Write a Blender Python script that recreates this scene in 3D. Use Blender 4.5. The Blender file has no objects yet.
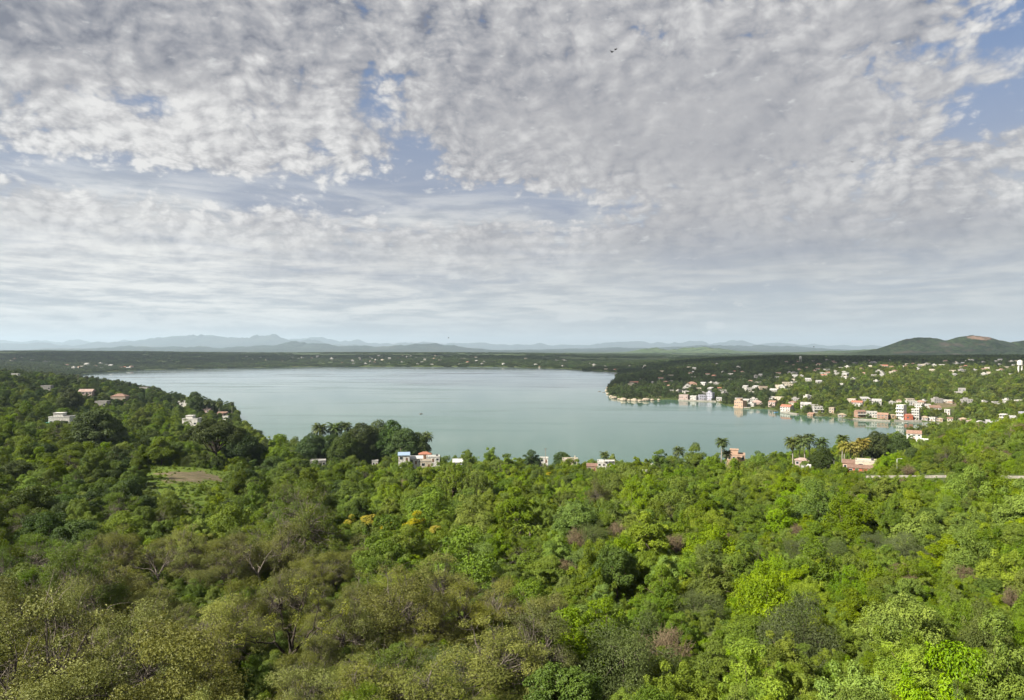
import bpy, math, random
import numpy as np
from math import radians as R
from mathutils import Vector, Matrix

S = bpy.context.scene
COL = S.collection
random.seed(7)
F = 704.7           # focal length of the view in pixels
EYE = 80.0          # height of the eye over the lake (m)

# ---------------------------------------------------------------- camera
cd = bpy.data.cameras.new("camera")
cd.sensor_width = 36.0
cd.lens = 36.0 * F / 1024.0
cd.clip_start = 0.5
cd.clip_end = 120000.0
cam = bpy.data.objects.new("camera", cd)
cam.location = (0, 0, EYE)
cam.rotation_euler = (R(90), 0, 0)
COL.objects.link(cam)
S.camera = cam

# ---------------------------------------------------------------- render settings
S.render.engine = "CYCLES"
S.view_settings.view_transform = "Standard"
S.view_settings.look = "None"
S.view_settings.gamma = 1.0
S.view_settings.exposure = 1.5
S.view_settings.use_curve_mapping = False
c = S.cycles
c.max_bounces = 6
c.diffuse_bounces = 2
c.glossy_bounces = 2
c.transmission_bounces = 3
c.transparent_max_bounces = 8
c.volume_bounces = 0
c.use_adaptive_sampling = True
c.adaptive_threshold = 0.02
c.use_denoising = True
c.sample_clamp_indirect = 4.0
c.caustics_reflective = False
c.caustics_refractive = False

SUN_EL, SUN_AZ = 38.0, -118.0     # azimuth from +Y, positive towards +X


# ---------------------------------------------------------------- node helper
class NT:
    def __init__(self, tree):
        self.t = tree
        tree.nodes.clear()

    def n(self, kind, **kw):
        x = self.t.nodes.new(kind)
        for k, v in kw.items():
            setattr(x, k, v)
        return x

    def put(self, sock, v):
        if v is None:
            return
        if hasattr(v, "is_output"):
            self.t.links.new(v, sock)
        elif hasattr(sock.default_value, "__len__"):
            if not hasattr(v, "__len__"):
                v = (v,) * len(sock.default_value)
            v = tuple(v)
            if len(sock.default_value) == 4 and len(v) == 3:
                v = v + (1.0,)
            sock.default_value = v
        else:
            sock.default_value = v

    def m(self, op, a, b=None, c=None, clamp=False):
        x = self.n("ShaderNodeMath", operation=op)
        x.use_clamp = clamp
        self.put(x.inputs[0], a)
        self.put(x.inputs[1], b)
        self.put(x.inputs[2], c)
        return x.outputs[0]

    def v(self, op, a, b=None, scale=None):
        x = self.n("ShaderNodeVectorMath", operation=op)
        self.put(x.inputs[0], a)
        self.put(x.inputs[1], b)
        if scale is not None:
            self.put(x.inputs["Scale"], scale)
        return x.outputs["Value"] if op in ("LENGTH", "DOT_PRODUCT", "DISTANCE") else x.outputs[0]

    def noise(self, vec, scale, detail=4.0, rough=0.5, dist=0.0, color=False, dim="3D"):
        x = self.n("ShaderNodeTexNoise", noise_dimensions=dim)
        self.put(x.inputs["Vector"], vec)
        self.put(x.inputs["Scale"], scale)
        self.put(x.inputs["Detail"], detail)
        self.put(x.inputs["Roughness"], rough)
        self.put(x.inputs["Distortion"], dist)
        return x.outputs["Color" if color else 0]

    def ss(self, val, lo, hi, a=0.0, b=1.0):
        x = self.n("ShaderNodeMapRange", interpolation_type="SMOOTHSTEP")
        self.put(x.inputs[0], val)
        for i, q in enumerate((lo, hi, a, b)):
            self.put(x.inputs[1 + i], q)
        return x.outputs[0]

    def lin(self, val, lo, hi, a=0.0, b=1.0):
        x = self.n("ShaderNodeMapRange")
        self.put(x.inputs[0], val)
        for i, q in enumerate((lo, hi, a, b)):
            self.put(x.inputs[1 + i], q)
        return x.outputs[0]

    def mix(self, f, a, b, mode="MIX"):
        x = self.n("ShaderNodeMix", data_type="RGBA", blend_type=mode)
        self.put(x.inputs[0], f)
        self.put(x.inputs[6], a)
        self.put(x.inputs[7], b)
        return x.outputs[2]

    def sep(self, vec):
        x = self.n("ShaderNodeSeparateXYZ")
        self.put(x.inputs[0], vec)
        return x.outputs

    def comb(self, a, b, c):
        x = self.n("ShaderNodeCombineXYZ")
        for i, q in enumerate((a, b, c)):
            self.put(x.inputs[i], q)
        return x.outputs[0]


# ---------------------------------------------------------------- sky
def build_sky():
    w = bpy.data.worlds.new("World")
    S.world = w
    w.use_nodes = True
    g = NT(w.node_tree)
    sky = g.n("ShaderNodeTexSky", sky_type="NISHITA")
    sky.sun_disc = False
    sky.sun_elevation = R(SUN_EL)
    sky.sun_rotation = R(SUN_AZ)
    sky.altitude = 900
    sky.air_density = 1.0
    sky.dust_density = 1.5
    sky.ozone_density = 2.0
    d = g.n("ShaderNodeTexCoord").outputs["Generated"]
    x, y, z = g.sep(d)
    zz = g.m("MAXIMUM", g.m("ADD", z, 0.035), 0.012)
    az = g.m("ARCTAN2", x, y)                         # azimuth, 0 ahead

    def blob(a0, e0, sa, se, amp):                    # a broad thick or thin place in the deck
        da = g.m("DIVIDE", g.m("SUBTRACT", az, R(a0)), R(sa))
        de = g.m("DIVIDE", g.m("SUBTRACT", g.m("ARCSINE", z), R(e0)), R(se))
        q = g.m("ADD", g.m("MULTIPLY", da, da), g.m("MULTIPLY", de, de))
        return g.m("MULTIPLY", g.m("EXPONENT", g.m("MULTIPLY", q, -1.0)), amp)

    def add(*a):
        r = a[0]
        for b in a[1:]:
            r = g.m("ADD", r, b)
        return r

    sz = g.m("ARCSINE", z)
    ang = g.comb(az, sz, 0.0)
    wq = g.v("SCALE", g.v("SUBTRACT", g.noise(ang, 9.0, 3, 0.5, color=True, dim="2D"), (0.5, 0.5, 0.5)), scale=0.030)
    angw = g.v("ADD", ang, wq)

    def puffs(sx, sy, ox, oy):
        p = g.v("ADD", g.v("MULTIPLY", angw, (sx, sy, 1.0)), (ox, oy, 0.0))
        vo = g.n("ShaderNodeTexVoronoi", feature="SMOOTH_F1", voronoi_dimensions="2D")
        g.put(vo.inputs["Vector"], p)
        g.put(vo.inputs["Scale"], 1.0)
        g.put(vo.inputs["Smoothness"], 0.35)
        vo.inputs["Detail"].default_value = 2.6
        vo.inputs["Roughness"].default_value = 0.52
        vo.inputs["Lacunarity"].default_value = 2.3
        a = g.m("SUBTRACT", 0.50, vo.outputs["Distance"])
        b = g.noise(p, 0.65, 8, 0.60, dim="2D")
        return g.m("ADD", g.m("MULTIPLY", a, 0.62), g.m("MULTIPLY", g.m("SUBTRACT", b, 0.5), 1.35))

    hiband = g.ss(z, 0.22, 0.36)

    def deck(dx, dy):
        pa, pb = puffs(25.0, 38.0, dx, dy), puffs(38.0, 64.0, dx + 3.3, dy + 7.7)
        return g.m("ADD", g.m("MULTIPLY", pa, hiband), g.m("MULTIPLY", pb, g.m("SUBTRACT", 1.0, hiband)))

    p1 = deck(0.0, 0.0)
    p2 = deck(-0.42, 0.30)
    big = g.m("SUBTRACT", g.noise(g.v("ADD", ang, (3.1, 0.7, 0)), 4.0, 3, 0.5, dim="2D"), 0.5)
    mid = g.m("SUBTRACT", g.noise(g.v("MULTIPLY", ang, (9.0, 16.0, 1)), 1.0, 4, 0.55, dim="2D"), 0.5)
    cover = add(0.74, g.m("MULTIPLY", big, 0.7), g.m("MULTIPLY", mid, 0.9),
                blob(-22, 16, 12, 6, 0.10), blob(-30, 23, 16, 5, 0.45), blob(10, 18, 14, 8, 0.35),
                blob(-3, 23, 16, 4, 0.18), blob(24, 8, 14, 5, 0.25), blob(-25, 5, 14, 3.4, 0.25),
                blob(-7.5, 15.0, 2.0, 2.2, -0.66), blob(-6, 11.8, 10, 1.7, -1.30), blob(-26, 12.0, 9, 1.1, -0.95), blob(4, 10.6, 7, 1.2, -0.5),
                blob(10, 11.4, 6, 1.1, -0.35), blob(-10, 18.8, 2.2, 2.0, -0.60), blob(-26, 17.6, 2.5, 1.0, -0.45), blob(-20, 17.0, 2.0, 1.0, -0.4),
                blob(37.5, 21, 4.5, 5, -0.62), blob(31, 23, 5, 3, 0.15), blob(35, 15.5, 3.5, 1.3, -0.85), blob(37, 11, 4, 1.2, -0.5),
                blob(28, 19.5, 2.5, 1.6, -0.20), blob(-30, 17.5, 2, 1.2, -0.2))
    dens = g.ss(g.m("ADD", cover, p1), -0.02, 0.50)
    thick = g.m("ADD", cover, g.m("MULTIPLY", p1, 0.9))
    lit = g.m("MULTIPLY", g.m("SUBTRACT", p1, p2), g.ss(z, 0.12, 0.30, 0.15, 0.6))     # side of each billow towards the sun
    grey = add(0.33, g.m("MULTIPLY", p1, g.m("ADD", -0.62, blob(18, 16, 18, 10, 0.36))), g.m("MULTIPLY", lit, g.m("ADD", -0.85, blob(18, 16, 18, 10, 0.45))), g.ss(thick, 0.7, 1.5, 0.0, 0.28),
               g.m("MULTIPLY", g.m("SUBTRACT", g.noise(g.v("MULTIPLY", ang, (7.0, 12.0, 1)), 1.0, 4, 0.5, dim="2D"), 0.5), 0.55),
               blob(-33, 21.5, 6, 3, 0.22), blob(-12, 23, 9, 4, 0.16), blob(-24, 15, 12, 4.5, -0.26),
               blob(14, 17, 14, 8, 0.10), blob(25, 6, 16, 5, 0.10), blob(-28, 6, 16, 5, -0.25))
    grey = g.m("ADD", grey, 0.0, clamp=True)
    K = 3.54
    ramp = g.n("ShaderNodeValToRGB")
    g.put(ramp.inputs[0], grey)
    e = ramp.color_ramp.elements
    e[0].position = 0.0
    e[0].color = (0.84, 0.83, 0.81, 1)
    e[1].position = 1.0
    e[1].color = (0.22, 0.23, 0.275, 1)
    q = e.new(0.45)
    q.color = (0.50, 0.495, 0.505, 1)
    cloud = g.v("SCALE", ramp.outputs[0], scale=K)
    # thin streaky veil low in the sky
    veilp = g.comb(g.m("MULTIPLY", az, 5.0), g.m("MULTIPLY", g.m("POWER", zz, 0.7), 30.0), 0.0)
    veil = g.noise(veilp, 1.0, 8, 0.6, 0.4, dim="2D")
    veil = g.m("ADD", veil, add(blob(-28, 6, 20, 4, 0.10), blob(0, 5, 14, 3, 0.05)))
    veil = g.m("MULTIPLY", g.ss(veil, 0.32, 0.62), g.m("MULTIPLY", g.ss(z, 0.26, 0.16), g.ss(z, 0.0, 0.06, 0.25, 1.0)))
    veilc = g.v("SCALE", g.mix(g.ss(g.noise(veilp, 2.2, 6, 0.6, dim="2D"), 0.35, 0.7), g.mix(g.ss(az, 0.35, -0.5), (0.70, 0.71, 0.70), (0.95, 0.94, 0.89)), (0.50, 0.525, 0.55)), scale=K)
    blue = g.mix(1.0, sky.outputs[0], (0.25, 0.34, 0.43), "MULTIPLY")
    lowb = g.v("SCALE", g.mix(g.ss(z, 0.0, 0.2), (0.52, 0.54, 0.555), (0.36, 0.39, 0.47)), scale=K)
    back = g.mix(g.ss(z, 0.46, 0.16, 0.15, 0.93), blue, lowb)
    back = g.mix(g.m("MULTIPLY", veil, 0.85), back, veilc)
    low = g.ss(z, 0.06, 0.19)                        # the deck dissolves in the veil near the horizon
    hi = g.mix(g.m("MULTIPLY", dens, g.m("MULTIPLY", low, 0.97)), back, cloud)
    # a few small bright cumulus just above the hills
    cp = g.comb(g.m("MULTIPLY", az, 14.0), g.m("MULTIPLY", z, 34.0), 0.0)
    cum = g.noise(cp, 2.2, 6, 0.58, dim="2D")
    cov2 = add(blob(6.0, 2.75, 3.6, 0.45, 0.42), blob(16, 2.0, 1.3, 0.35, 0.42), blob(-28, 2.2, 9, 0.7, 0.30),
               blob(-14, 2.6, 4, 0.5, 0.20), blob(-3, 5.9, 3.6, 0.5, 0.22))
    cumm = g.ss(g.m("ADD", cum, cov2), 0.62, 0.84)
    hi = g.mix(g.m("MULTIPLY", cumm, 0.75), hi, (0.74 * K, 0.75 * K, 0.74 * K))
    bg = g.n("ShaderNodeBackground")
    g.put(bg.inputs[0], hi)
    bg.inputs[1].default_value = 0.1
    out = g.n("ShaderNodeOutputWorld")
    g.t.links.new(bg.outputs[0], out.inputs[0])
    w.cycles.sampling_method = "MANUAL"
    w.cycles.sample_map_resolution = 512


build_sky()

sl = bpy.data.lights.new("sun", "SUN")
sl.energy = 5.0
sl.angle = R(0.5)
sl.color = (1.0, 0.93, 0.80)
so = bpy.data.objects.new("sun", sl)
COL.objects.link(so)
a_, e_ = R(SUN_AZ), R(SUN_EL)
sd = Vector((math.sin(a_) * math.cos(e_), math.cos(a_) * math.cos(e_), math.sin(e_)))
so.rotation_euler = sd.to_track_quat("Z", "Y").to_euler()
so.location = sd * 400


# ---------------------------------------------------------------- materials
MATS = {}


def mat(name, fn):
    if name not in MATS:
        m = bpy.data.materials.new(name)
        m.use_nodes = True
        fn(NT(m.node_tree))
        MATS[name] = m
    return MATS[name]


def finish(g, bsdf, disp=None):
    out = g.n("ShaderNodeOutputMaterial")
    g.t.links.new(bsdf, out.inputs[0])


def bsdf(g, color, rough=0.8, normal=None, spec=0.3, **kw):
    p = g.n("ShaderNodeBsdfPrincipled")
    g.put(p.inputs["Base Color"], color)
    g.put(p.inputs["Roughness"], rough)
    g.put(p.inputs["Specular IOR Level"], spec)
    for k, v in kw.items():
        g.put(p.inputs[k], v)
    if normal is not None:
        g.put(p.inputs["Normal"], normal)
    return p.outputs[0]


def bump(g, h, strength=0.3, dist=0.05):
    b = g.n("ShaderNodeBump")
    b.inputs["Strength"].default_value = strength
    b.inputs["Distance"].default_value = dist
    g.put(b.inputs["Height"], h)
    return b.outputs[0]


def plain(name, col, rough=0.75, var=0.18, scale=1.5, spec=0.25, metal=0.0):
    """a solid surface with weathering blotches of its own"""
    def fn(g):
        pos = g.n("ShaderNodeTexCoord").outputs["Object"]
        a = g.noise(pos, scale, 6, 0.6)
        b = g.noise(g.v("MULTIPLY", pos, (3, 3, 0.4)), scale * 1.5, 4, 0.6)
        f = g.m("ADD", g.m("MULTIPLY", a, 0.6), g.m("MULTIPLY", b, 0.4))
        dark = tuple(q * (1 - var * 1.6) for q in col)
        light = tuple(min(q * (1 + var * 0.7), 0.85) for q in col)
        cc = g.mix(g.ss(f, 0.32, 0.62), dark, light)
        finish(g, bsdf(g, cc, rough, bump(g, a, 0.2, 0.02), spec, Metallic=metal))
    return mat(name, fn)


# ---------------------------------------------------------------- mesh building
def link(o, parent=None, **props):
    COL.objects.link(o)
    if parent is not None:
        o.parent = parent
    for k, v in props.items():
        o[k] = v
    return o


def np_mesh(name, V, faces_flat, sizes, mats, mat_index=None, smooth=False):
    """V (n,3); faces_flat: loop vertex indices; sizes: loops per face"""
    me = bpy.data.meshes.new(name)
    V = np.asarray(V, dtype=np.float32)
    fl = np.asarray(faces_flat, dtype=np.int32)
    sz = np.asarray(sizes, dtype=np.int32)
    me.vertices.add(len(V))
    me.vertices.foreach_set("co", V.ravel())
    me.loops.add(len(fl))
    me.loops.foreach_set("vertex_index", fl)
    me.polygons.add(len(sz))
    st = np.zeros(len(sz), dtype=np.int32)
    st[1:] = np.cumsum(sz)[:-1]
    me.polygons.foreach_set("loop_start", st)
    me.polygons.foreach_set("loop_total", sz)
    for m in mats:
        me.materials.append(m)
    if mat_index is not None:
        me.polygons.foreach_set("material_index", np.asarray(mat_index, dtype=np.int32))
    me.polygons.foreach_set("use_smooth", np.full(len(sz), smooth, dtype=bool))
    me.update(calc_edges=True)
    return me


class MB:
    """collects shapes with a material slot each and builds ONE mesh"""

    def __init__(self):
        self.V, self.Fc, self.M = [], [], []

    def face(self, pts, m=0):
        i = len(self.V)
        self.V += [tuple(p) for p in pts]
        self.Fc.append(list(range(i, i + len(pts))))
        self.M.append(m)

    def box(self, x0, x1, y0, y1, z0, z1, m=0, top=None):
        i = len(self.V)
        self.V += [(x0, y0, z0), (x1, y0, z0), (x1, y1, z0), (x0, y1, z0), (x0, y0, z1), (x1, y0, z1), (x1, y1, z1), (x0, y1, z1)]
        for k, f in enumerate(((3, 2, 1, 0), (4, 5, 6, 7), (0, 1, 5, 4), (1, 2, 6, 5), (2, 3, 7, 6), (3, 0, 4, 7))):
            self.Fc.append([i + q for q in f])
            self.M.append(top if (k == 1 and top is not None) else m)

    def tube(self, pts, rads, n=6, m=0, cap=True):
        pts = [Vector(p) for p in pts]
        base = len(self.V)
        up = None
        for k, p in enumerate(pts):
            t = (pts[min(k + 1, len(pts) - 1)] - pts[max(k - 1, 0)]).normalized()
            if up is None:
                up = Vector((1, 0, 0)) if abs(t.x) < 0.8 else Vector((0, 1, 0))
            a = t.cross(up).normalized()
            b = a.cross(t).normalized()
            up = b
            for j in range(n):
                w = 2 * math.pi * j / n
                self.V.append(tuple(p + (a * math.cos(w) + b * math.sin(w)) * rads[k]))
        for k in range(len(pts) - 1):
            for j in range(n):
                q = base + k * n
                self.Fc.append([q + j, q + (j + 1) % n, q + n + (j + 1) % n, q + n + j])
                self.M.append(m)
        if cap:
            e = base + (len(pts) - 1) * n
            self.Fc.append([e + j for j in range(n)])
            self.M.append(m)

    def mesh(self, name, mats, smooth=False):
        fl = [q for f in self.Fc for q in f]
        return np_mesh(name, self.V, fl, [len(f) for f in self.Fc], mats, self.M, smooth)

    def build(self, name, mats, parent=None, smooth=False, **props):
        o = bpy.data.objects.new(name, self.mesh(name, mats, smooth))
        return link(o, parent, **props)


def empty(name, loc, rz=0.0, **props):
    o = bpy.data.objects.new(name, None)
    o.location = loc
    o.rotation_euler = (0, 0, rz)
    o.empty_display_size = 0.5
    return link(o, None, **props)


def tag(o, label=None, cat=None, group=None, kind=None):
    for k, v in (("label", label), ("category", cat), ("group", group), ("kind", kind)):
        if v:
            o[k] = v
    return o


# ---------------------------------------------------------------- value noise for shapes
_rs = np.random.RandomState(11)
_LAT = _rs.rand(256, 256)


def vnoise(x, y):
    xi, yi = np.floor(x).astype(int), np.floor(y).astype(int)
    fx, fy = x - xi, y - yi
    fx, fy = fx * fx * (3 - 2 * fx), fy * fy * (3 - 2 * fy)
    g = lambda i, j: _LAT[i % 256, j % 256]
    return (g(xi, yi) * (1 - fx) + g(xi + 1, yi) * fx) * (1 - fy) + (g(xi, yi + 1) * (1 - fx) + g(xi + 1, yi + 1) * fx) * fy


def fbm(x, y, oct=5, gain=0.5):
    r, a, t = 0.0, 1.0, 0.0
    for k in range(oct):
        r = r + a * vnoise(x * 2 ** k + 17.3 * k, y * 2 ** k + 5.1 * k)
        t += a
        a *= gain
    return r / t - 0.5


# ---------------------------------------------------------------- lake outline (metres): (x, distance)
def on_water(px, py):
    y = EYE * F / (py - 350.0)
    return ((px - 512.0) / F * y, y)


SHORE = [on_water(*p) for p in (
    (65, 379), (78, 375), (90, 373), (112, 371.4), (140, 370), (190, 368.6), (250, 367.6), (310, 366.9), (380, 366.6), (440, 366.7),
    (500, 367.1), (560, 368.6), (600, 371), (616, 372.6), (622, 374), (619, 377), (612, 381), (607, 386), (606, 391), (609, 395),
    (614, 398.4), (625, 400.4), (640, 400.8), (655, 400.2), (668, 399.4), (690, 400.6), (708, 401.2), (718, 402.4), (727, 406), (745, 408.6), (768, 409.2),
    (785, 412.5), (800, 415), (825, 416.5), (850, 419), (880, 421), (910, 421.5), (930, 422), (946, 422.5), (950, 427),
    (938, 431), (915, 434), (893, 438), (872, 443), (845, 450), (810, 457), (770, 463), (720, 469), (660, 473), (600, 474),
    (540, 473), (490, 470), (455, 469), (430, 463), (415, 452), (390, 446), (350, 446), (310, 446), (280, 444), (262, 440),
    (246, 430), (240, 418), (234, 409), (215, 404.5), (180, 397.5), (121, 389.5), (85, 383.5))]
SHORE = np.array(SHORE)


def shore_dist(x, y):
    """signed: + on land, - over the lake"""
    x, y = np.asarray(x, float), np.asarray(y, float)
    best = np.full(x.shape, 1e18)
    inside = np.zeros(x.shape, bool)
    n = len(SHORE)
    for i in range(n):
        ax, ay = SHORE[i]
        bx, by = SHORE[(i + 1) % n]
        dx, dy = bx - ax, by - ay
        t = np.clip(((x - ax) * dx + (y - ay) * dy) / (dx * dx + dy * dy), 0, 1)
        best = np.minimum(best, (x - ax - t * dx) ** 2 + (y - ay - t * dy) ** 2)
        cond = (ay > y) != (by > y)
        with np.errstate(divide="ignore", invalid="ignore"):
            xs = ax + (y - ay) * dx / (dy if dy != 0 else 1e-9)
        inside ^= cond & (x < xs)
    d = np.sqrt(best)
    return np.where(inside, -d, d)


# ---------------------------------------------------------------- terrain: crown-top sightings (px, py, distance, tree height)
SIGHT = [
    (-150, 690, 42, 6), (0, 690, 45, 6), (256, 690, 45, 6), (512, 690, 46, 6), (768, 690, 46, 6), (1024, 690, 46, 6), (1180, 690, 44, 6),
    (0, 600, 75, 6), (150, 600, 75, 6), (330, 600, 80, 6), (512, 600, 85, 5), (700, 600, 85, 5), (900, 600, 82, 5), (1024, 600, 80, 5), (1180, 600, 76, 5),
    (-150, 540, 118, 6), (0, 545, 122, 6), (150, 545, 122, 6), (300, 540, 138, 5.5), (512, 540, 145, 5), (700, 540, 142, 5), (870, 540, 135, 5), (1024, 540, 125, 5), (1180, 535, 118, 5),
    (-150, 475, 205, 6), (0, 482, 215, 6), (90, 485, 205, 6), (185, 478, 262, 0.5), (260, 486, 250, 5), (400, 497, 225, 5), (512, 498, 222, 5), (700, 496, 215, 5), (850, 492, 205, 5), (1024, 478, 205, 5), (1180, 465, 190, 5),
    (300, 470, 330, 6), (400, 473, 310, 6), (512, 476, 310, 5), (640, 476, 305, 5), (780, 476, 290, 5), (900, 478, 275, 0.5), (1024, 442, 285, 5), (1180, 425, 270, 5),
    (400, 462, 420, 6), (512, 464, 410, 6), (640, 466, 400, 6), (780, 463, 400, 6), (860, 464, 345, 4), (900, 452, 410, 6), (970, 430, 385, 5), (1024, 421, 365, 5),
    (-150, 425, 330, 7), (0, 440, 330, 7), (90, 440, 390, 7), (150, 442, 400, 7), (235, 440, 470, 8), (300, 450, 480, 7),
    (-150, 395, 500, 7), (0, 410, 490, 7), (90, 415, 560, 7), (150, 411, 640, 7), (230, 418, 690, 8),
    (0, 388, 690, 7), (70, 394, 760, 7), (150, 396, 830, 7), (200, 401, 880, 7), (228, 405, 930, 7),
    (-150, 362, 900, 7), (0, 372, 930, 7), (60, 377, 960, 7), (110, 384, 960, 7), (150, 390.5, 940, 7),
    (-100, 372, 1400, 8), (20, 375, 1400, 8), (-100, 362, 2400, 8), (0, 364, 2500, 8), (40, 366, 2300, 8),
    # beyond the bay
    (1180, 412, 620, 6), (1024, 414, 640, 6), (980, 420, 700, 5),
    (870, 404, 860, 7), (870, 386, 1060, 8), (900, 369, 1350, 8), (900, 358, 2000, 8), (1000, 401, 880, 7), (1000, 381, 1080, 8), (1000, 367, 1450, 8), (1000, 356, 2200, 8), (1180, 365, 1200, 8), (1180, 355, 2600, 8),
    (800, 396, 1040, 7), (800, 380, 1280, 8), (800, 359, 1900, 8), (760, 384, 1260, 8), (760, 367, 1750, 8), (760, 357.5, 2300, 8), (760, 356, 4000, 8), (900, 356, 3500, 8),
    (690, 385, 1350, 8), (690, 370, 1800, 8), (690, 359.5, 2600, 8), (640, 393, 1220, 8), (640, 378, 1560, 9), (640, 366, 2500, 8), (640, 358, 4000, 8), (640, 354.5, 6000, 8),
    (560, 362, 3500, 8), (560, 355, 4700, 8), (450, 360, 3800, 8), (450, 354, 4700, 8), (300, 361, 3700, 8), (300, 354.5, 4600, 8), (150, 363, 3200, 8), (150, 354, 4000, 8), (50, 361, 3000, 8), (50, 353, 3800, 8), (-100, 353, 3600, 8),
] + [(px, 352.6, 9000, 8) for px in (-100, 200, 500, 800, 1100)] + [(px, 351.2, 24000, 8) for px in (-100, 300, 700, 1100)] + [(px, 350.9, 45000, 8) for px in (-100, 300, 700, 1100)]
SIGHT = np.array(SIGHT, float)


def warp_uv(x, y):
    s = np.maximum(y + 60.0, 20.0)
    return np.stack([x / s * 2.2, np.log(s)], -1)


_sy = SIGHT[:, 2]
_sx = (SIGHT[:, 0] - 512) / F * _sy
_sz = EYE - (SIGHT[:, 1] - 350) / F * _sy - SIGHT[:, 3]
_sz = np.maximum(_sz, 5.0)
_C = warp_uv(_sx, _sy)


def _phi(r2):
    return 0.5 * r2 * np.log(r2 + 1e-9)


_n = len(_C)
_A = np.zeros((_n + 3, _n + 3))
_A[:_n, :_n] = _phi(((_C[:, None] - _C[None]) ** 2).sum(-1)) + np.eye(_n) * 2e-3
_A[:_n, _n] = 1
_A[:_n, _n + 1:] = _C
_A[_n:, :_n] = _A[:_n, _n:].T
_W = np.linalg.solve(_A, np.concatenate([_sz, np.zeros(3)]))


def land_height(x, y):
    q = warp_uv(x, y)
    sh = q.shape[:-1]
    q = q.reshape(-1, 2)
    out = np.empty(len(q))
    for i in range(0, len(q), 20000):
        b = q[i:i + 20000]
        out[i:i + 20000] = _phi(((b[:, None] - _C[None]) ** 2).sum(-1)) @ _W[:_n] + _W[_n] + b @ _W[_n + 1:]
    h = np.clip(out.reshape(sh), 3.0, 75.0)
    d = shore_dist(x, y)
    w = np.clip(0.10 * y, 35, 260)
    t = np.clip(d / w, 0, 1)
    t = 1 - (1 - t) ** 2
    z = 0.7 * np.clip(d / 4, 0, 1) + h * t + 1.6 * fbm(x / 23, y / 23, 4) * np.clip(d / 40, 0, 1) + 9 * fbm(x / 260 + 3, y / 260, 3) * np.clip(d / 300, 0, 1) * np.clip((y - 700) / 900, 0, 1)
    z = np.where(y > 5600, z + np.clip((y - 5600) / 8000, 0, 1) * 18 * fbm(x / 2500, y / 2500, 4), z)
    return np.where(d > 0, z, np.maximum(-6, d * 0.25))


NU, NV = 420, 760
_gu = np.linspace(-1.35, 1.35, NU)
_gs = np.exp(np.linspace(math.log(22.0), math.log(46000.0), NV))
GX = _gu[None, :] * _gs[:, None]
GY = np.repeat((_gs - 60.0)[:, None], NU, 1)
GZ = land_height(GX, GY)


def hz(x, y):
    """height of the ground sheet at (x, y)"""
    x, y = np.asarray(x, float), np.asarray(y, float)
    s = np.clip(y + 60.0, 22.01, 45900)
    fu = np.clip((x / s + 1.35) / 2.7 * (NU - 1), 0, NU - 1.001)
    fv = np.clip((np.log(s) - math.log(22.0)) / (math.log(46000.0) - math.log(22.0)) * (NV - 1), 0, NV - 1.001)
    iu, iv = fu.astype(int), fv.astype(int)
    a, b = fu - iu, fv - iv
    return (GZ[iv, iu] * (1 - a) + GZ[iv, iu + 1] * a) * (1 - b) + (GZ[iv + 1, iu] * (1 - a) + GZ[iv + 1, iu + 1] * a) * b


_ray_y = np.exp(np.linspace(math.log(30), math.log(40000), 6000))


def ground_at(px, py, lift=0.0, ymin=30.0):
    """where the line of sight through a pixel meets the ground (raised by lift)"""
    u, v = (px - 512) / F, (350 - py) / F
    yy = _ray_y[_ray_y >= ymin]
    z = EYE + v * yy
    g = hz(u * yy, yy) + lift
    hit = np.nonzero(z <= g)[0]
    k = hit[0] if len(hit) else len(yy) - 1
    y = yy[k]
    return float(u * y), float(y), float(hz(u * y, y))


def at(px, dist):
    """ground point in direction px at a distance"""
    x = (px - 512) / F * dist
    return float(x), float(dist), float(hz(x, dist))


def pix(x, y, z):
    return 512 + F * x / y, 350 - F * (z - EYE) / y


def m_ground(g):
    pos = g.n("ShaderNodeNewGeometry").outputs["Position"]
    a = g.noise(pos, 0.35, 6, 0.62)
    b = g.noise(pos, 0.02, 5, 0.6)
    c2 = g.noise(pos, 0.0016, 5, 0.6)
    col = g.mix(g.ss(a, 0.35, 0.65), (0.030, 0.045, 0.014), (0.065, 0.085, 0.022))
    col = g.mix(g.ss(b, 0.52, 0.66, 0.0, 0.45), col, (0.13, 0.10, 0.055))
    far = g.mix(g.ss(c2, 0.38, 0.62), (0.020, 0.034, 0.014), (0.050, 0.068, 0.025))
    far = g.mix(g.ss(g.noise(pos, 0.004, 6, 0.7), 0.55, 0.75, 0.0, 0.5), far, (0.09, 0.085, 0.05))
    y = g.sep(pos)[1]
    col = g.mix(g.ss(y, 2500.0, 5200.0), col, far)
    finish(g, bsdf(g, col, 0.95, bump(g, g.noise(pos, 1.2, 5, 0.6), 0.6, 0.3), 0.1))


def build_ground():
    V = np.stack([GX, GY, GZ], -1).reshape(-1, 3)
    i = np.arange(NV - 1)[:, None] * NU + np.arange(NU - 1)[None]
    q = np.stack([i, i + 1, i + NU + 1, i + NU], -1).reshape(-1, 4)
    me = np_mesh("ground", V, q.ravel(), np.full(len(q), 4), [mat("ground", m_ground)], smooth=True)
    link(bpy.data.objects.new("ground", me), None, kind="structure")


build_ground()


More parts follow.
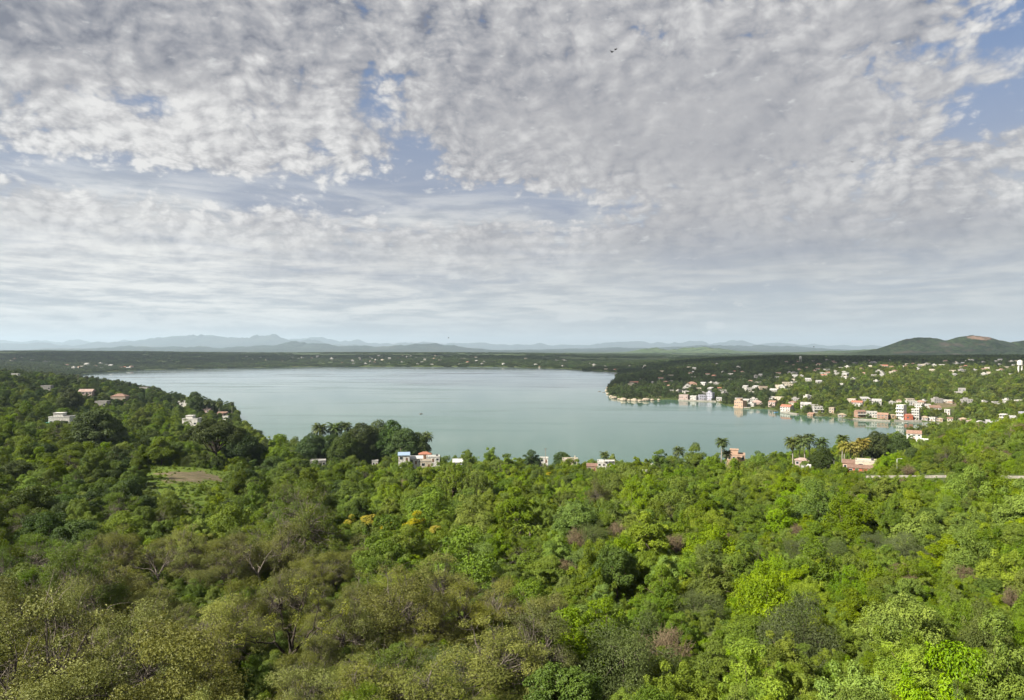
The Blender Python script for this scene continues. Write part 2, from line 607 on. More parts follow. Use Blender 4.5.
# ---------------------------------------------------------------- the lake
def m_water(g):
    pos = g.n("ShaderNodeNewGeometry").outputs["Position"]
    x, y, z = g.sep(pos)
    st = g.comb(g.m("MULTIPLY", x, 0.0011), g.m("MULTIPLY", y, 0.006), 0.0)
    ruff = g.noise(st, 1.0, 5, 0.6, 0.6, dim="2D")
    calm = g.ss(g.noise(g.comb(g.m("MULTIPLY", x, 0.0035), g.m("MULTIPLY", y, 0.012), 3.0), 1.0, 4, 0.55, dim="2D"), 0.45, 0.65)
    near = g.ss(y, 700.0, 2600.0)
    w1 = g.noise(pos, 0.55, 3, 0.6)
    w2 = g.noise(pos, 0.11, 2, 0.5)
    h = g.m("ADD", g.m("MULTIPLY", w1, 0.35), w2)
    b = g.n("ShaderNodeBump")
    b.inputs["Distance"].default_value = 0.10
    g.put(b.inputs["Strength"], g.m("ADD", 0.08, g.m("MULTIPLY", g.ss(ruff, 0.35, 0.7), 0.07)))
    g.put(b.inputs["Height"], h)
    col = g.mix(near, (0.042, 0.096, 0.070), (0.054, 0.076, 0.076))
    rough = g.m("ADD", 0.05, g.m("MULTIPLY", g.m("MULTIPLY", g.ss(ruff, 0.35, 0.65), g.m("ADD", 0.25, g.m("MULTIPLY", calm, 0.75))), 0.13))
    finish(g, bsdf(g, col, rough, b.outputs[0], 0.44, IOR=1.33))


def build_lake():
    P = SHORE[::-1]
    cx, cy = P.mean(0)
    # the sheet passes a little under the banks
    me = bpy.data.meshes.new("lake_water")
    xs = np.linspace(-1700, 900, 27)
    ys = np.linspace(380, 3900, 36)
    X, Y = np.meshgrid(xs, ys)
    V = np.stack([X, Y, np.zeros_like(X)], -1).reshape(-1, 3)
    i = np.arange(len(ys) - 1)[:, None] * len(xs) + np.arange(len(xs) - 1)[None]
    q = np.stack([i, i + 1, i + len(xs) + 1, i + len(xs)], -1).reshape(-1, 4)
    me = np_mesh("lake_water", V, q.ravel(), np.full(len(q), 4), [mat("water", m_water)])
    link(bpy.data.objects.new("lake_water", me), None, kind="structure")


build_lake()


# ---------------------------------------------------------------- hills and mountains
def m_hill(wood, dry, fx=1.0, scar=None):
    def fn(g):
        pos = g.n("ShaderNodeNewGeometry").outputs["Position"]
        a = g.noise(pos, 0.006 * fx, 6, 0.65)
        b = g.noise(pos, 0.03 * fx, 6, 0.7)
        col = g.mix(g.ss(b, 0.38, 0.62), tuple(q * 0.4 for q in wood), tuple(q * 1.3 for q in wood))
        col = g.mix(g.ss(a, 0.50, 0.66, 0, 0.8), col, dry)
        finish(g, bsdf(g, col, 0.95, bump(g, b, 1.0, 12.0 / fx), 0.1))
    return fn


def ridge(name, dist, prof, depth, base, wood, dry, rough=0.12, fx=1.0, n=420, md=80, seed=0, jag=1.0):
    """a range of hills: its skyline as (px, py) at a distance, with real depth in front and behind"""
    prof = np.array(prof, float)
    px = np.linspace(prof[0, 0], prof[-1, 0], n)
    py = np.interp(px, prof[:, 0], prof[:, 1])
    k = np.hanning(9)
    py = np.convolve(np.pad(py, 4, "edge"), k / k.sum(), "valid")
    top = EYE + (350 - py) / F * dist
    t = np.linspace(-1, 1, md)
    X = np.repeat(((px - 512) / F * dist)[None], md, 0)
    Y = dist + t[:, None] * depth + 0 * X
    sc = depth * 0.55
    meander = 0.35 * fbm(X / sc + seed, Y / sc * 0 + seed, 3)
    tt = np.clip(np.abs(t[:, None] + meander * (1 - t[:, None] ** 2)), 0, 1)
    bell = (1 - tt) ** 1.0 * (1 - 0.35 * np.sin(np.pi * tt))
    H = np.maximum(top - base, 0)[None]
    fb = fbm(X / sc * 1.7 + seed, Y / sc * 1.7, 6, 0.55)
    rid = 1 - np.abs(fb) * 4
    Z = base + H * np.clip(bell + rough * (rid - 0.6) * np.sin(np.pi * np.clip(tt, 0, 1)) , -0.02, 1.2) - 6 * (tt > 0.98)
    Z = base + (Z - base) * (1 + 0.9 * jag * fbm(X / sc * 3.2 + seed, X * 0 + seed, 6, 0.62))
    edge = np.minimum(np.arange(n), np.arange(n)[::-1]) / 8.0
    Z = np.where(edge[None] < 1, base - 6 + (Z - base + 6) * np.clip(edge, 0, 1)[None], Z)
    V = np.stack([X, Y, Z], -1).reshape(-1, 3)
    i = np.arange(md - 1)[:, None] * n + np.arange(n - 1)[None]
    q = np.stack([i, i + 1, i + n + 1, i + n], -1).reshape(-1, 4)
    me = np_mesh(name, V, q.ravel(), np.full(len(q), 4), [mat(name + "_land", m_hill(wood, dry, fx))], smooth=True)
    return link(bpy.data.objects.new(name, me), None, kind="structure")


ridge("mountains_blue", 30000, [(-60, 346), (0, 342), (40, 343), (70, 346), (110, 342), (150, 339), (185, 335), (210, 335), (228, 338), (255, 335.5), (290, 338), (330, 343), (380, 347), (430, 350), (470, 352)], 4500, 40, (0.028, 0.040, 0.034), (0.045, 0.05, 0.04), fx=0.12, seed=2)
ridge("mountains_pale", 38000, [(-120, 343), (-40, 340), (20, 341.5), (80, 339), (130, 341), (200, 339), (260, 340), (310, 338.5), (350, 341), (420, 342.5), (480, 344), (560, 344.5), (620, 343), (690, 341), (760, 342.5), (830, 345), (900, 347), (1000, 346), (1100, 345)], 4500, 35, (0.028, 0.040, 0.034), (0.045, 0.05, 0.04), fx=0.1, seed=13)
ridge("mountains_mid", 17000, [(-80, 349), (30, 350), (90, 347.5), (150, 346), (220, 347.5), (262, 345), (290, 343), (318, 341.5), (345, 345), (372, 347), (400, 345.5), (425, 343), (447, 343.5), (468, 348), (500, 350), (560, 351)], 2600, 42, (0.028, 0.042, 0.034), (0.05, 0.055, 0.04), fx=0.2, seed=5)
ridge("mountains_right", 20000, [(420, 352), (520, 350), (590, 348), (640, 347), (700, 346), (730, 345), (765, 344.5), (800, 346), (830, 349), (880, 351), (960, 347), (1100, 345)], 3500, 42, (0.026, 0.040, 0.034), (0.045, 0.05, 0.04), fx=0.2, seed=9)
ridge("hill_green", 9500, [(620, 353), (640, 349.5), (657, 347.5), (668, 350), (690, 347.5), (704, 346), (718, 348.5), (745, 351), (780, 353)], 900, 46, (0.055, 0.085, 0.034), (0.085, 0.105, 0.05), fx=0.5, seed=4)
ridge("hill_slope", 7600, [(770, 354), (800, 351.8), (840, 350.5), (880, 349), (930, 347), (1010, 349), (1100, 350)], 900, 48, (0.04, 0.065, 0.025), (0.08, 0.09, 0.04), fx=0.6, seed=6)


def quarry_hill():
    o = ridge("hill_wooded", 5200, [(820, 356), (848, 353), (870, 350), (890, 344), (905, 339.5), (920, 337), (938, 337.5), (950, 340), (962, 337.5), (975, 334.5), (990, 336), (1002, 340), (1014, 342), (1026, 340), (1050, 339), (1090, 343), (1150, 352)],
              620, 48, (0.040, 0.065, 0.022), (0.070, 0.062, 0.042), rough=0.22, fx=1.0, n=320, md=110, seed=8, jag=0.15)
    g = NT(bpy.data.materials["hill_wooded_land"].node_tree)
    pos = g.n("ShaderNodeNewGeometry").outputs["Position"]
    a = g.noise(pos, 0.006, 6, 0.65)
    b = g.noise(pos, 0.035, 6, 0.7)
    col = g.mix(g.ss(b, 0.38, 0.62), (0.010, 0.018, 0.007), (0.046, 0.070, 0.024))
    col = g.mix(g.ss(a, 0.50, 0.64, 0, 0.75), col, (0.085, 0.066, 0.052))
    # bare quarried face high on the ridge
    cx = (985 - 512) / F * 5150
    d = g.v("SUBTRACT", pos, (cx, 5090.0, 171.0))
    d = g.v("DIVIDE", d, (85.0, 190.0, 17.0))
    r = g.m("ADD", g.v("LENGTH", d), g.m("MULTIPLY", g.m("SUBTRACT", g.noise(pos, 0.02, 5, 0.6), 0.5), 2.4))
    col = g.mix(g.ss(r, 1.35, 0.85), col, g.mix(g.noise(pos, 0.05, 4, 0.6), (0.14, 0.09, 0.065), (0.26, 0.18, 0.13)))
    finish(g, bsdf(g, col, 0.95, bump(g, b, 1.0, 10.0), 0.1))


quarry_hill()


# ---------------------------------------------------------------- the air
def build_haze():
    mb = MB()
    mb.box(-47000, 47000, -900, 47000, -8, 900)
    m = bpy.data.materials.new("haze_air")
    m.use_nodes = True
    g = NT(m.node_tree)
    pv = g.n("ShaderNodeVolumePrincipled")
    pv.inputs["Color"].default_value = (0.58, 0.74, 0.90, 1)
    pv.inputs["Density"].default_value = 3.2e-5
    pv.inputs["Anisotropy"].default_value = 0.15
    out = g.n("ShaderNodeOutputMaterial")
    g.t.links.new(pv.outputs[0], out.inputs["Volume"])
    m.cycles.homogeneous_volume = True
    mb.build("haze", [m], None, kind="stuff")


build_haze()


# ---------------------------------------------------------------- unseen clouds, added to shade the town, far shore and wooded hill
def build_shade_clouds():
    def fn(g):
        pos = g.n("ShaderNodeNewGeometry").outputs["Position"]
        lw = g.n("ShaderNodeLayerWeight")
        lw.inputs[0].default_value = 0.35
        thin = g.m("ADD", g.m("MULTIPLY", lw.outputs["Facing"], 0.5), g.ss(g.noise(pos, 0.004, 5, 0.6), 0.35, 0.65, 0.30, 0.72), clamp=True)
        d = g.n("ShaderNodeBsdfDiffuse")
        d.inputs[0].default_value = (0.8, 0.8, 0.8, 1)
        tr = g.n("ShaderNodeBsdfTransparent")
        mx = g.n("ShaderNodeMixShader")
        g.put(mx.inputs[0], thin)
        g.t.links.new(d.outputs[0], mx.inputs[1])
        g.t.links.new(tr.outputs[0], mx.inputs[2])
        finish(g, mx.outputs[0])
    m = mat("shade_cloud", fn)
    rs = np.random.RandomState(3)
    z0 = 3200.0
    ox, oy = -sd.x / sd.z * z0, -sd.y / sd.z * z0         # where the shade of a cloud falls
    V, Fc = [], []
    for (sx, sy, rx, ry, rz) in ((450, 2050, 760, 560, 140), (1250, 2000, 560, 420, 110), (150, 2500, 600, 420, 100), (1300, 2500, 700, 500, 130), (-900, 4500, 1100, 420, 160), (900, 4300, 1100, 600, 150), (-2100, 3700, 800, 700, 150), (3250, 5000, 900, 700, 150)):
        cx, cy = sx - ox, sy - oy
        nl, nr = 14, 28
        b = len(V)
        off = rs.rand() * 40
        for i in range(nl):
            th = math.pi * i / (nl - 1)
            for j in range(nr):
                ph = 2 * math.pi * j / nr
                n_ = np.array((math.sin(th) * math.cos(ph), math.sin(th) * math.sin(ph), math.cos(th)))
                k = 1 + 0.8 * float(fbm(np.array(n_[0] * 1.6 + off), np.array(n_[1] * 1.6 + n_[2] + off), 4))
                V.append((cx + n_[0] * rx * k, cy + n_[1] * ry * k, z0 + n_[2] * rz * k * (1.0 if n_[2] > 0 else 0.35)))
        for i in range(nl - 1):
            for j in range(nr):
                q = (j + 1) % nr
                Fc.append([b + i * nr + j, b + (i + 1) * nr + j, b + (i + 1) * nr + q, b + i * nr + q])
    me = np_mesh("clouds", V, np.array(Fc).ravel(), np.full(len(Fc), 4), [m], smooth=True)
    link(bpy.data.objects.new("clouds", me), None, kind="stuff")  # out of view, added for the shade they cast


build_shade_clouds()


# ---------------------------------------------------------------- leaves and wood
def leaf_mat(name, a, b, trans=0.24, hue=0.03, val=0.28):
    def fn(g):
        tint = g.n("ShaderNodeAttribute", attribute_name="tint").outputs["Fac"]
        rnd = g.n("ShaderNodeObjectInfo").outputs["Random"]
        col = g.mix(tint, a, b)
        h = g.n("ShaderNodeHueSaturation")
        g.put(h.inputs["Hue"], g.lin(rnd, 0, 1, 0.5 - hue, 0.5 + hue * 0.3))
        g.put(h.inputs["Value"], g.lin(g.m("FRACT", g.m("MULTIPLY", rnd, 7.31)), 0, 1, 1 - val, 1 + val))
        g.put(h.inputs["Saturation"], g.lin(g.m("FRACT", g.m("MULTIPLY", rnd, 13.7)), 0, 1, 0.86, 1.08))
        g.put(h.inputs["Color"], col)
        col = h.outputs[0]
        p = bsdf(g, col, 0.55, None, 0.22)
        t = g.n("ShaderNodeBsdfTranslucent")
        g.put(t.inputs[0], g.mix(1.0, col, (1.25, 1.15, 0.6), "MULTIPLY"))
        mx = g.n("ShaderNodeMixShader")
        mx.inputs[0].default_value = trans
        g.t.links.new(p, mx.inputs[1])
        g.t.links.new(t.outputs[0], mx.inputs[2])
        finish(g, mx.outputs[0])
    return mat(name, fn)


def bark_mat(name, a, b):
    def fn(g):
        pos = g.n("ShaderNodeTexCoord").outputs["Object"]
        f = g.noise(g.v("MULTIPLY", pos, (6, 6, 1.2)), 2.0, 5, 0.6)
        finish(g, bsdf(g, g.mix(g.ss(f, 0.35, 0.65), a, b), 0.9, bump(g, f, 0.5, 0.03), 0.15))
    return mat(name, fn)


LEAF = {
    "lime": leaf_mat("leaf_lime", (0.050, 0.100, 0.005), (0.172, 0.252, 0.010), hue=0.022),
    "green": leaf_mat("leaf_green", (0.040, 0.080, 0.008), (0.124, 0.190, 0.013), hue=0.022),
    "dark": leaf_mat("leaf_dark", (0.021, 0.047, 0.009), (0.061, 0.104, 0.017), trans=0.2),
    "olive": leaf_mat("leaf_olive", (0.0644, 0.0865, 0.0156), (0.1840, 0.2042, 0.0368), hue=0.015),
    "grey": leaf_mat("leaf_grey", (0.044, 0.064, 0.021), (0.100, 0.132, 0.040), hue=0.012),
    "yellow": leaf_mat("leaf_yellow", (0.052, 0.096, 0.006), (0.158, 0.222, 0.009), hue=0.012),
    "brown": leaf_mat("leaf_brown", (0.0736, 0.0607, 0.0331), (0.1426, 0.1104, 0.0626)),
    "palm": leaf_mat("leaf_palm", (0.0276, 0.0506, 0.0129), (0.0644, 0.0920, 0.0202), trans=0.2),
    "palmdry": leaf_mat("leaf_palm_pale", (0.1104, 0.1150, 0.0166), (0.2208, 0.1978, 0.0322), trans=0.2),
    "far": leaf_mat("leaf_distant", (0.013, 0.028, 0.009), (0.056, 0.088, 0.020), trans=0.12, val=0.5),
    "farlime": leaf_mat("leaf_bay_slope", (0.032, 0.062, 0.008), (0.108, 0.150, 0.016), trans=0.15, val=0.45),
    "flower": leaf_mat("petal_yellow", (0.24, 0.20, 0.005), (0.38, 0.33, 0.010), trans=0.2, hue=0.008, val=0.1),
}
BARK = {
    "brown": bark_mat("bark_brown", (0.050, 0.038, 0.026), (0.120, 0.095, 0.070)),
    "grey": bark_mat("bark_grey", (0.060, 0.050, 0.040), (0.15, 0.13, 0.11)),
    "dark": bark_mat("bark_dark", (0.022, 0.018, 0.014), (0.055, 0.045, 0.036)),
    "pale": bark_mat("bark_palm", (0.16, 0.14, 0.12), (0.32, 0.29, 0.25)),
    "twig": bark_mat("twig_dry", (0.090, 0.068, 0.040), (0.20, 0.155, 0.098)),
}


def unit(v):
    return v / np.maximum(np.linalg.norm(v, axis=-1, keepdims=True), 1e-9)


def leaf_quads(C, N, size, aspect=0.55, rs=None, curl=0.18, along=None):
    n = len(C)
    size = np.broadcast_to(np.asarray(size, float), (n,))[:, None]
    t = rs.normal(size=(n, 3)) if along is None else along
    u = unit(np.cross(np.cross(N, t), N))
    w = np.cross(N, u)
    a = C - u * size * 0.5 - N * size * curl
    b = C + w * size * aspect * 0.5
    c_ = C + u * size * 0.5 - N * size * curl
    d = C - w * size * aspect * 0.5
    return np.stack([a, b, c_, d], 1).reshape(-1, 3)


def leaf_mesh(name, Q, tint, material):
    n = len(Q) // 4
    me = np_mesh(name, Q, np.arange(n * 4), np.full(n, 4), [material])
    at_ = me.attributes.new("tint", "FLOAT", "FACE")
    at_.data.foreach_set("value", np.clip(tint, 0, 1).astype(np.float32))
    return me


def crown_leaves(rs, lobes, n, size, flat=0.45, aspect=0.6, jit=0.12, inner=0.68, below=0.45, droop=0.0, smooth=0.22):
    """leaves spread through the outer shell of a cluster of lobes; returns quads and tints"""
    lc = np.array([l[0] for l in lobes], float)
    lr = np.array([l[1] for l in lobes], float)
    wgt = (lr[:, 0] * lr[:, 1] + lr[:, 1] * lr[:, 2] + lr[:, 0] * lr[:, 2])
    m = int(n * 2.6)
    k = rs.choice(len(lobes), m, p=wgt / wgt.sum())
    d = unit(rs.normal(size=(m, 3)))
    keep = (d[:, 2] > -below) | (rs.rand(m) < 0.15)
    ph = rs.rand(len(lobes), 3) * 40
    q = d * 2.3 + ph[k]
    bumpy = vnoise(q[:, 0] * 1.3 + q[:, 2], q[:, 1] * 1.3 - q[:, 2] * 0.7) - 0.5
    rad = 1.0 + bumpy * smooth * 2 - np.abs(rs.normal(size=m)) * jit
    P = lc[k] + d * lr[k] * rad[:, None]
    dd = np.full(m, 9.0)
    for j in range(len(lobes)):
        e = np.linalg.norm((P - lc[j]) / lr[j], axis=1)
        e[k == j] = 9
        dd = np.minimum(dd, e)
    keep &= dd > inner
    keep &= P[:, 2] > 0.05
    idx = np.nonzero(keep)[0][:n]
    P, d, k = P[idx], d[idx], k[idx]
    nn = len(idx)
    outw = unit(d / lr[k])
    N = unit(outw * (1 - flat) + np.array([0, 0, flat]) + rs.normal(size=(nn, 3)) * 0.34)
    lt = rs.rand(len(lobes))
    tint = 0.42 * lt[k] + 0.16 + 0.42 * rs.rand(nn) + 0.25 * (vnoise(P[:, 0] * 0.9 + 7, P[:, 1] * 0.9 + P[:, 2]) - 0.5)
    along = None
    if droop:
        along = outw * 0.6 + np.array([0, 0, -droop]) + rs.normal(size=(nn, 3)) * 0.4
    return leaf_quads(P, N, size * (0.65 + 0.7 * rs.rand(nn)), aspect, rs, along=along), tint


def limb(mb, a, b, r0, r1, rs, bend=0.15, n=5, seg=6, m=0):
    a, b = np.array(a, float), np.array(b, float)
    L = np.linalg.norm(b - a)
    t = np.linspace(0, 1, seg)
    off = np.cumsum(rs.normal(size=(seg, 3)) * bend * L / seg, 0)
    off -= t[:, None] * off[-1]
    P = a + (b - a) * t[:, None] + off + np.array([0, 0, 0.12 * L]) * np.sin(np.pi * t)[:, None] * 0.5
    mb.tube([tuple(p) for p in P], list(r0 + (r1 - r0) * t ** 0.8), n, m)
    return P


def wood_for(rs, lobes, H, r, nstem=1, spread=0.3, limb_r=0.35, twigs=0):
    mb = MB()
    lc = np.array([l[0] for l in lobes])
    forks = []
    for s in range(nstem):
        a = rs.rand() * 6.28
        o = np.array([math.cos(a), math.sin(a), 0]) * spread * (0 if nstem == 1 else 1)
        f = np.array([o[0] * 2.2 + rs.normal() * 0.2, o[1] * 2.2 + rs.normal() * 0.2, H * (0.32 + 0.1 * rs.rand())])
        limb(mb, (o[0], o[1], -0.8), f, r, r * 0.7, rs, 0.1, 7, 6)
        forks.append(f)
    for c_ in lc:
        f = min(forks, key=lambda q: np.linalg.norm(q - c_))
        P = limb(mb, f, c_, r * limb_r * 1.4, r * 0.12, rs, 0.25, 5, 6)
        for _ in range(twigs):
            p = P[rs.randint(2, 6)]
            e = p + unit(rs.normal(size=3) + np.array([0, 0, 0.7])) * H * (0.1 + 0.14 * rs.rand())
            limb(mb, p, e, r * 0.13, r * 0.03, rs, 0.3, 3, 4)
    return mb


PROTO = {}     # kind -> list of (trunk mesh, crown mesh, extra (name, mesh), height, radius, tone)


def add_proto(kind, tone, wood_mb, crown, H, Rr, bark, extra=None):
    tr = wood_mb.mesh(kind + "_trunk", [BARK[bark]], True) if wood_mb is not None else None
    PROTO.setdefault(kind, []).append(dict(trunk=tr, crown=crown, extra=extra, H=H, R=Rr, tone=tone))


def lobes_round(rs, n, R_, H, z0, r0, r1, flatten=0.8, wild=1.0):
    L = []
    for i in range(n):
        a = i * 2.399 + rs.rand() * 0.8
        q = math.sqrt((i + 0.4) / n)
        zt = z0 + (H - z0) * (0.25 + 0.75 * (1 - q ** 1.8)) * (0.75 + 0.3 * rs.rand())
        r = r0 * 0.7 + (r1 * 1.15 - r0 * 0.7) * rs.rand() ** 1.4
        zt *= 1 + wild * (0.36 * rs.rand() - 0.18)
        L.append(((math.cos(a) * q * (R_ - r * 0.6), math.sin(a) * q * (R_ - r * 0.6), zt - r * flatten * 0.75), (r * (0.85 + 0.3 * rs.rand()), r * (0.85 + 0.3 * rs.rand()), r * flatten)))
    return L


def build_protos():
    # leafy broad-crowned trees
    for v, tone in enumerate(("green", "lime", "green", "dark", "lime", "dark")):
        rs = np.random.RandomState(100 + v)
        H, R_ = 6.4 + rs.rand() * 1.6, 2.9 + rs.rand() * 0.7
        L = lobes_round(rs, 15 + v, R_, H, 1.6, 0.75, 1.35, 0.85)
        L += [((x * 0.7, y * 0.7, max(z * 0.55, 1.2)), (r[0], r[1], r[2])) for (x, y, z), r in L[::3]]
        for _ in range(8):
            a, q = rs.rand() * 6.28, R_ * (0.3 + 0.85 * rs.rand())
            L.append(((math.cos(a) * q, math.sin(a) * q, H * (0.45 + 0.6 * rs.rand()) * (1.1 - 0.4 * q / R_)), (0.5 + 0.3 * rs.rand(),) * 2 + (0.45,)))
        q, t = crown_leaves(rs, L, 20000, 0.195, 0.4, 0.6, 0.18, 0.68, 0.55, smooth=0.32)
        add_proto("leafy_tree", tone, wood_for(rs, L, H, 0.16, 1), leaf_mesh("leafy_crown", q, t, LEAF[tone]), H, R_, "brown")
    # low shrubs smothered in creeper, hanging down to the ground
    for v, tone in enumerate(("lime", "lime", "green", "yellow", "green", "lime")):
        rs = np.random.RandomState(200 + v)
        H, R_ = 4.0 + rs.rand() * 2.2, 3.3 + rs.rand() * 1.3
        L = lobes_round(rs, 17 + 2 * v, R_, H, 0.6, 0.55, 1.35, 0.75, 1.7)
        ex = 1.0 + 0.5 * rs.rand()                      # longer one way than the other
        L = [((x * ex, y / ex ** 0.5, z), r) for (x, y, z), r in L]
        for _ in range(7):                              # shoots standing out of the mound
            a, q = rs.rand() * 6.28, rs.rand() * R_ * 0.8
            L.append(((math.cos(a) * q * ex, math.sin(a) * q, H * (0.75 + 0.45 * rs.rand()) * (1 - 0.3 * q / R_)), (0.35 + 0.2 * rs.rand(),) * 2 + (0.5 + 0.4 * rs.rand(),)))
        L += [((x * 1.08, y * 1.08, max(z * 0.35, 0.3)), (r[0], r[1], r[2] * 1.1)) for (x, y, z), r in L]
        q, t = crown_leaves(rs, L, 21000, 0.185, 0.35, 0.7, 0.16, 0.72, 0.7, droop=0.7, smooth=0.36)
        add_proto("vine_shrub", tone, wood_for(rs, L[:8], H, 0.07, 4, 0.35), leaf_mesh("vine_shrub_crown", q, t, LEAF[tone]), H, R_, "brown")
    for v, tone in enumerate(("lime", "yellow", "green", "lime")):
        rs = np.random.RandomState(260 + v)
        H, R_ = 3.8 + rs.rand(), 6.0 + rs.rand() * 1.2
        L = lobes_round(rs, 36, R_, H, 0.4, 0.6, 1.6, 0.7, 1.8)
        ex = 1.0 + 0.35 * rs.rand()
        L = [((x * ex, y / ex, z * (0.7 + 0.5 * rs.rand())), r) for (x, y, z), r in L]
        L += [((x * 1.05, y * 1.05, max(z * 0.35, 0.3)), (r[0], r[1], r[2] * 1.1)) for (x, y, z), r in L[::2]]
        for _ in range(10):
            a, q = rs.rand() * 6.28, rs.rand() * R_ * 0.8
            L.append(((math.cos(a) * q * ex, math.sin(a) * q / ex, H * (0.8 + 0.45 * rs.rand())), (0.4 + 0.2 * rs.rand(),) * 2 + (0.6 + 0.4 * rs.rand(),)))
        q, t = crown_leaves(rs, L, 36000, 0.185, 0.35, 0.7, 0.16, 0.72, 0.7, droop=0.7, smooth=0.4)
        add_proto("vine_shrub", tone, wood_for(rs, L[:10], H, 0.07, 5, 0.5), leaf_mesh("vine_mat_crown", q, t, LEAF[tone]), H, R_, "brown")
    # thin feathery acacias, limbs showing through
    for v, tone in enumerate(("olive", "olive", "green", "olive")):
        rs = np.random.RandomState(300 + v)
        H, R_ = 6.5 + rs.rand() * 1.5, 4.0 + rs.rand() * 0.8
        L = lobes_round(rs, 30, R_, H, 1.2, 0.55, 1.15, 0.72, 1.5)
        L += [((x * 0.9 + rs.normal() * 0.3, y * 0.9 + rs.normal() * 0.3, z * (0.45 + 0.35 * rs.rand())), (r[0] * 0.9, r[1] * 0.9, r[2])) for (x, y, z), r in L[::2]]
        q, t = crown_leaves(rs, L, 25000, 0.125, 0.5, 0.5, 0.35, 0.3, 0.9, smooth=0.4)
        add_proto("acacia_tree", tone, wood_for(rs, L, H, 0.15, 2, 0.3, 0.34, 11), leaf_mesh("acacia_crown", q, t, LEAF[tone]), H, R_, "grey")
    # soft grey-green domes
    for v in range(3):
        rs = np.random.RandomState(400 + v)
        H, R_ = 3.6 + rs.rand(), 3.2 + rs.rand() * 0.8
        L = lobes_round(rs, 9, R_, H, 0.6, 1.1, 1.6, 0.85)
        L += [((x, y, z * 0.4), r) for (x, y, z), r in L]
        q, t = crown_leaves(rs, L, 15000, 0.13, 0.25, 0.4, 0.24, 0.62, 0.8, smooth=0.14)
        add_proto("grey_shrub", "grey", wood_for(rs, L[:8], H, 0.06, 5, 0.4, 0.4, 1), leaf_mesh("grey_shrub_crown", q, t, LEAF["grey"]), H, R_, "grey")
    # dry shrubs, mostly twigs
    for v in range(3):
        rs = np.random.RandomState(500 + v)
        H, R_ = 3.4 + rs.rand(), 2.2 + rs.rand() * 0.5
        mb = MB()
        for i in range(150):
            a, q = rs.rand() * 6.28, math.sqrt(rs.rand())
            tip = np.array([math.cos(a) * q * R_, math.sin(a) * q * R_, H * (1 - 0.5 * q * q) * (0.7 + 0.35 * rs.rand())])
            P = limb(mb, (math.cos(a) * 0.2, math.sin(a) * 0.2, -0.3), tip, 0.035, 0.012, rs, 0.3, 3, 6)
            for _ in range(4):
                p = P[rs.randint(2, 6)]
                limb(mb, p, p + unit(rs.normal(size=3) + np.array([0, 0, 0.2])) * (0.4 + 0.7 * rs.rand()), 0.016, 0.006, rs, 0.3, 3, 3)
        L = lobes_round(rs, 8, R_, H, 0.5, 0.7, 1.2, 0.8)
        q, t = crown_leaves(rs, L, 2600, 0.13, 0.3, 0.5, 0.4, 0.3, 1.0)
        add_proto("dry_shrub", "brown", mb, leaf_mesh("dry_shrub_crown", q, t, LEAF["brown"]), H, R_, "twig")
    # shrubs in yellow flower
    for v in range(2):
        rs = np.random.RandomState(600 + v)
        H, R_ = 4.0, 3.0
        L = lobes_round(rs, 11, R_, H, 0.5, 0.8, 1.4, 0.8)
        L += [((x, y, z * 0.4), r) for (x, y, z), r in L]
        q, t = crown_leaves(rs, L, 6500, 0.24, 0.35, 0.6, 0.14, 0.72, 0.7)
        up = [l for l in L if l[0][2] > H * 0.45]
        fq, ft = crown_leaves(rs, [(c_, tuple(k * 1.05 for k in r)) for c_, r in up], 1200, 0.22, 0.7, 0.8, 0.08, 0.85, -0.15)
        add_proto("flowering_shrub", "lime", wood_for(rs, L[:8], H, 0.07, 4, 0.3), leaf_mesh("flowering_shrub_crown", q, t, LEAF["lime"]), H, R_, "brown",
                  ("blossom", leaf_mesh("blossom", fq, ft, LEAF["flower"])))
    # tall dark mango-like shade trees
    for v in range(4):
        rs = np.random.RandomState(700 + v)
        H, R_ = 13 + rs.rand() * 2, 6.2 + rs.rand()
        L = lobes_round(rs, 26, R_, H, 4.0, 1.9, 2.6, 0.85, 0.25)
        L += [((x * 0.85, y * 0.85, z * 0.6), r) for (x, y, z), r in L[::2]]
        q, t = crown_leaves(rs, L, 20000, 0.42, 0.35, 0.6, 0.14, 0.72, 0.55)
        add_proto("shade_tree", "dark", wood_for(rs, L, H, 0.40, 1), leaf_mesh("shade_crown", q, t, LEAF["dark"]), H, R_, "dark")
    # one wide umbrella tree with its forking limbs in view
    rs = np.random.RandomState(760)
    L = lobes_round(rs, 30, 10.5, 13.5, 8.0, 1.9, 2.6, 0.6, 0.2)
    q, t = crown_leaves(rs, L, 26000, 0.40, 0.4, 0.6, 0.12, 0.7, 0.35)
    add_proto("umbrella_tree", "dark", wood_for(rs, L, 13.0, 0.36, 2, 0.4, 0.45, 0), leaf_mesh("umbrella_crown", q, t, LEAF["dark"]), 13.5, 10.5, "dark")
    # a tree whose foliage hangs in upright columns
    for v in range(2):
        rs = np.random.RandomState(780 + v)
        L = []
        for i in range(34):
            a, qd = i * 2.399, math.sqrt((i + 0.3) / 34)
            h = 7.6 * (1 - 0.45 * qd ** 2) * (0.85 + 0.3 * rs.rand())
            for s in range(3):
                L.append(((math.cos(a) * qd * 4.0, math.sin(a) * qd * 4.0, h - 0.6 - s * 0.9), (0.50, 0.50, 0.75)))
        q, t = crown_leaves(rs, L, 11000, 0.24, 0.3, 0.6, 0.12, 0.6, 0.9)
        add_proto("column_tree", "green", wood_for(rs, L[::3], 7.6, 0.2, 2, 0.3), leaf_mesh("column_crown", q, t, LEAF["green"]), 7.6, 4.2, "brown")
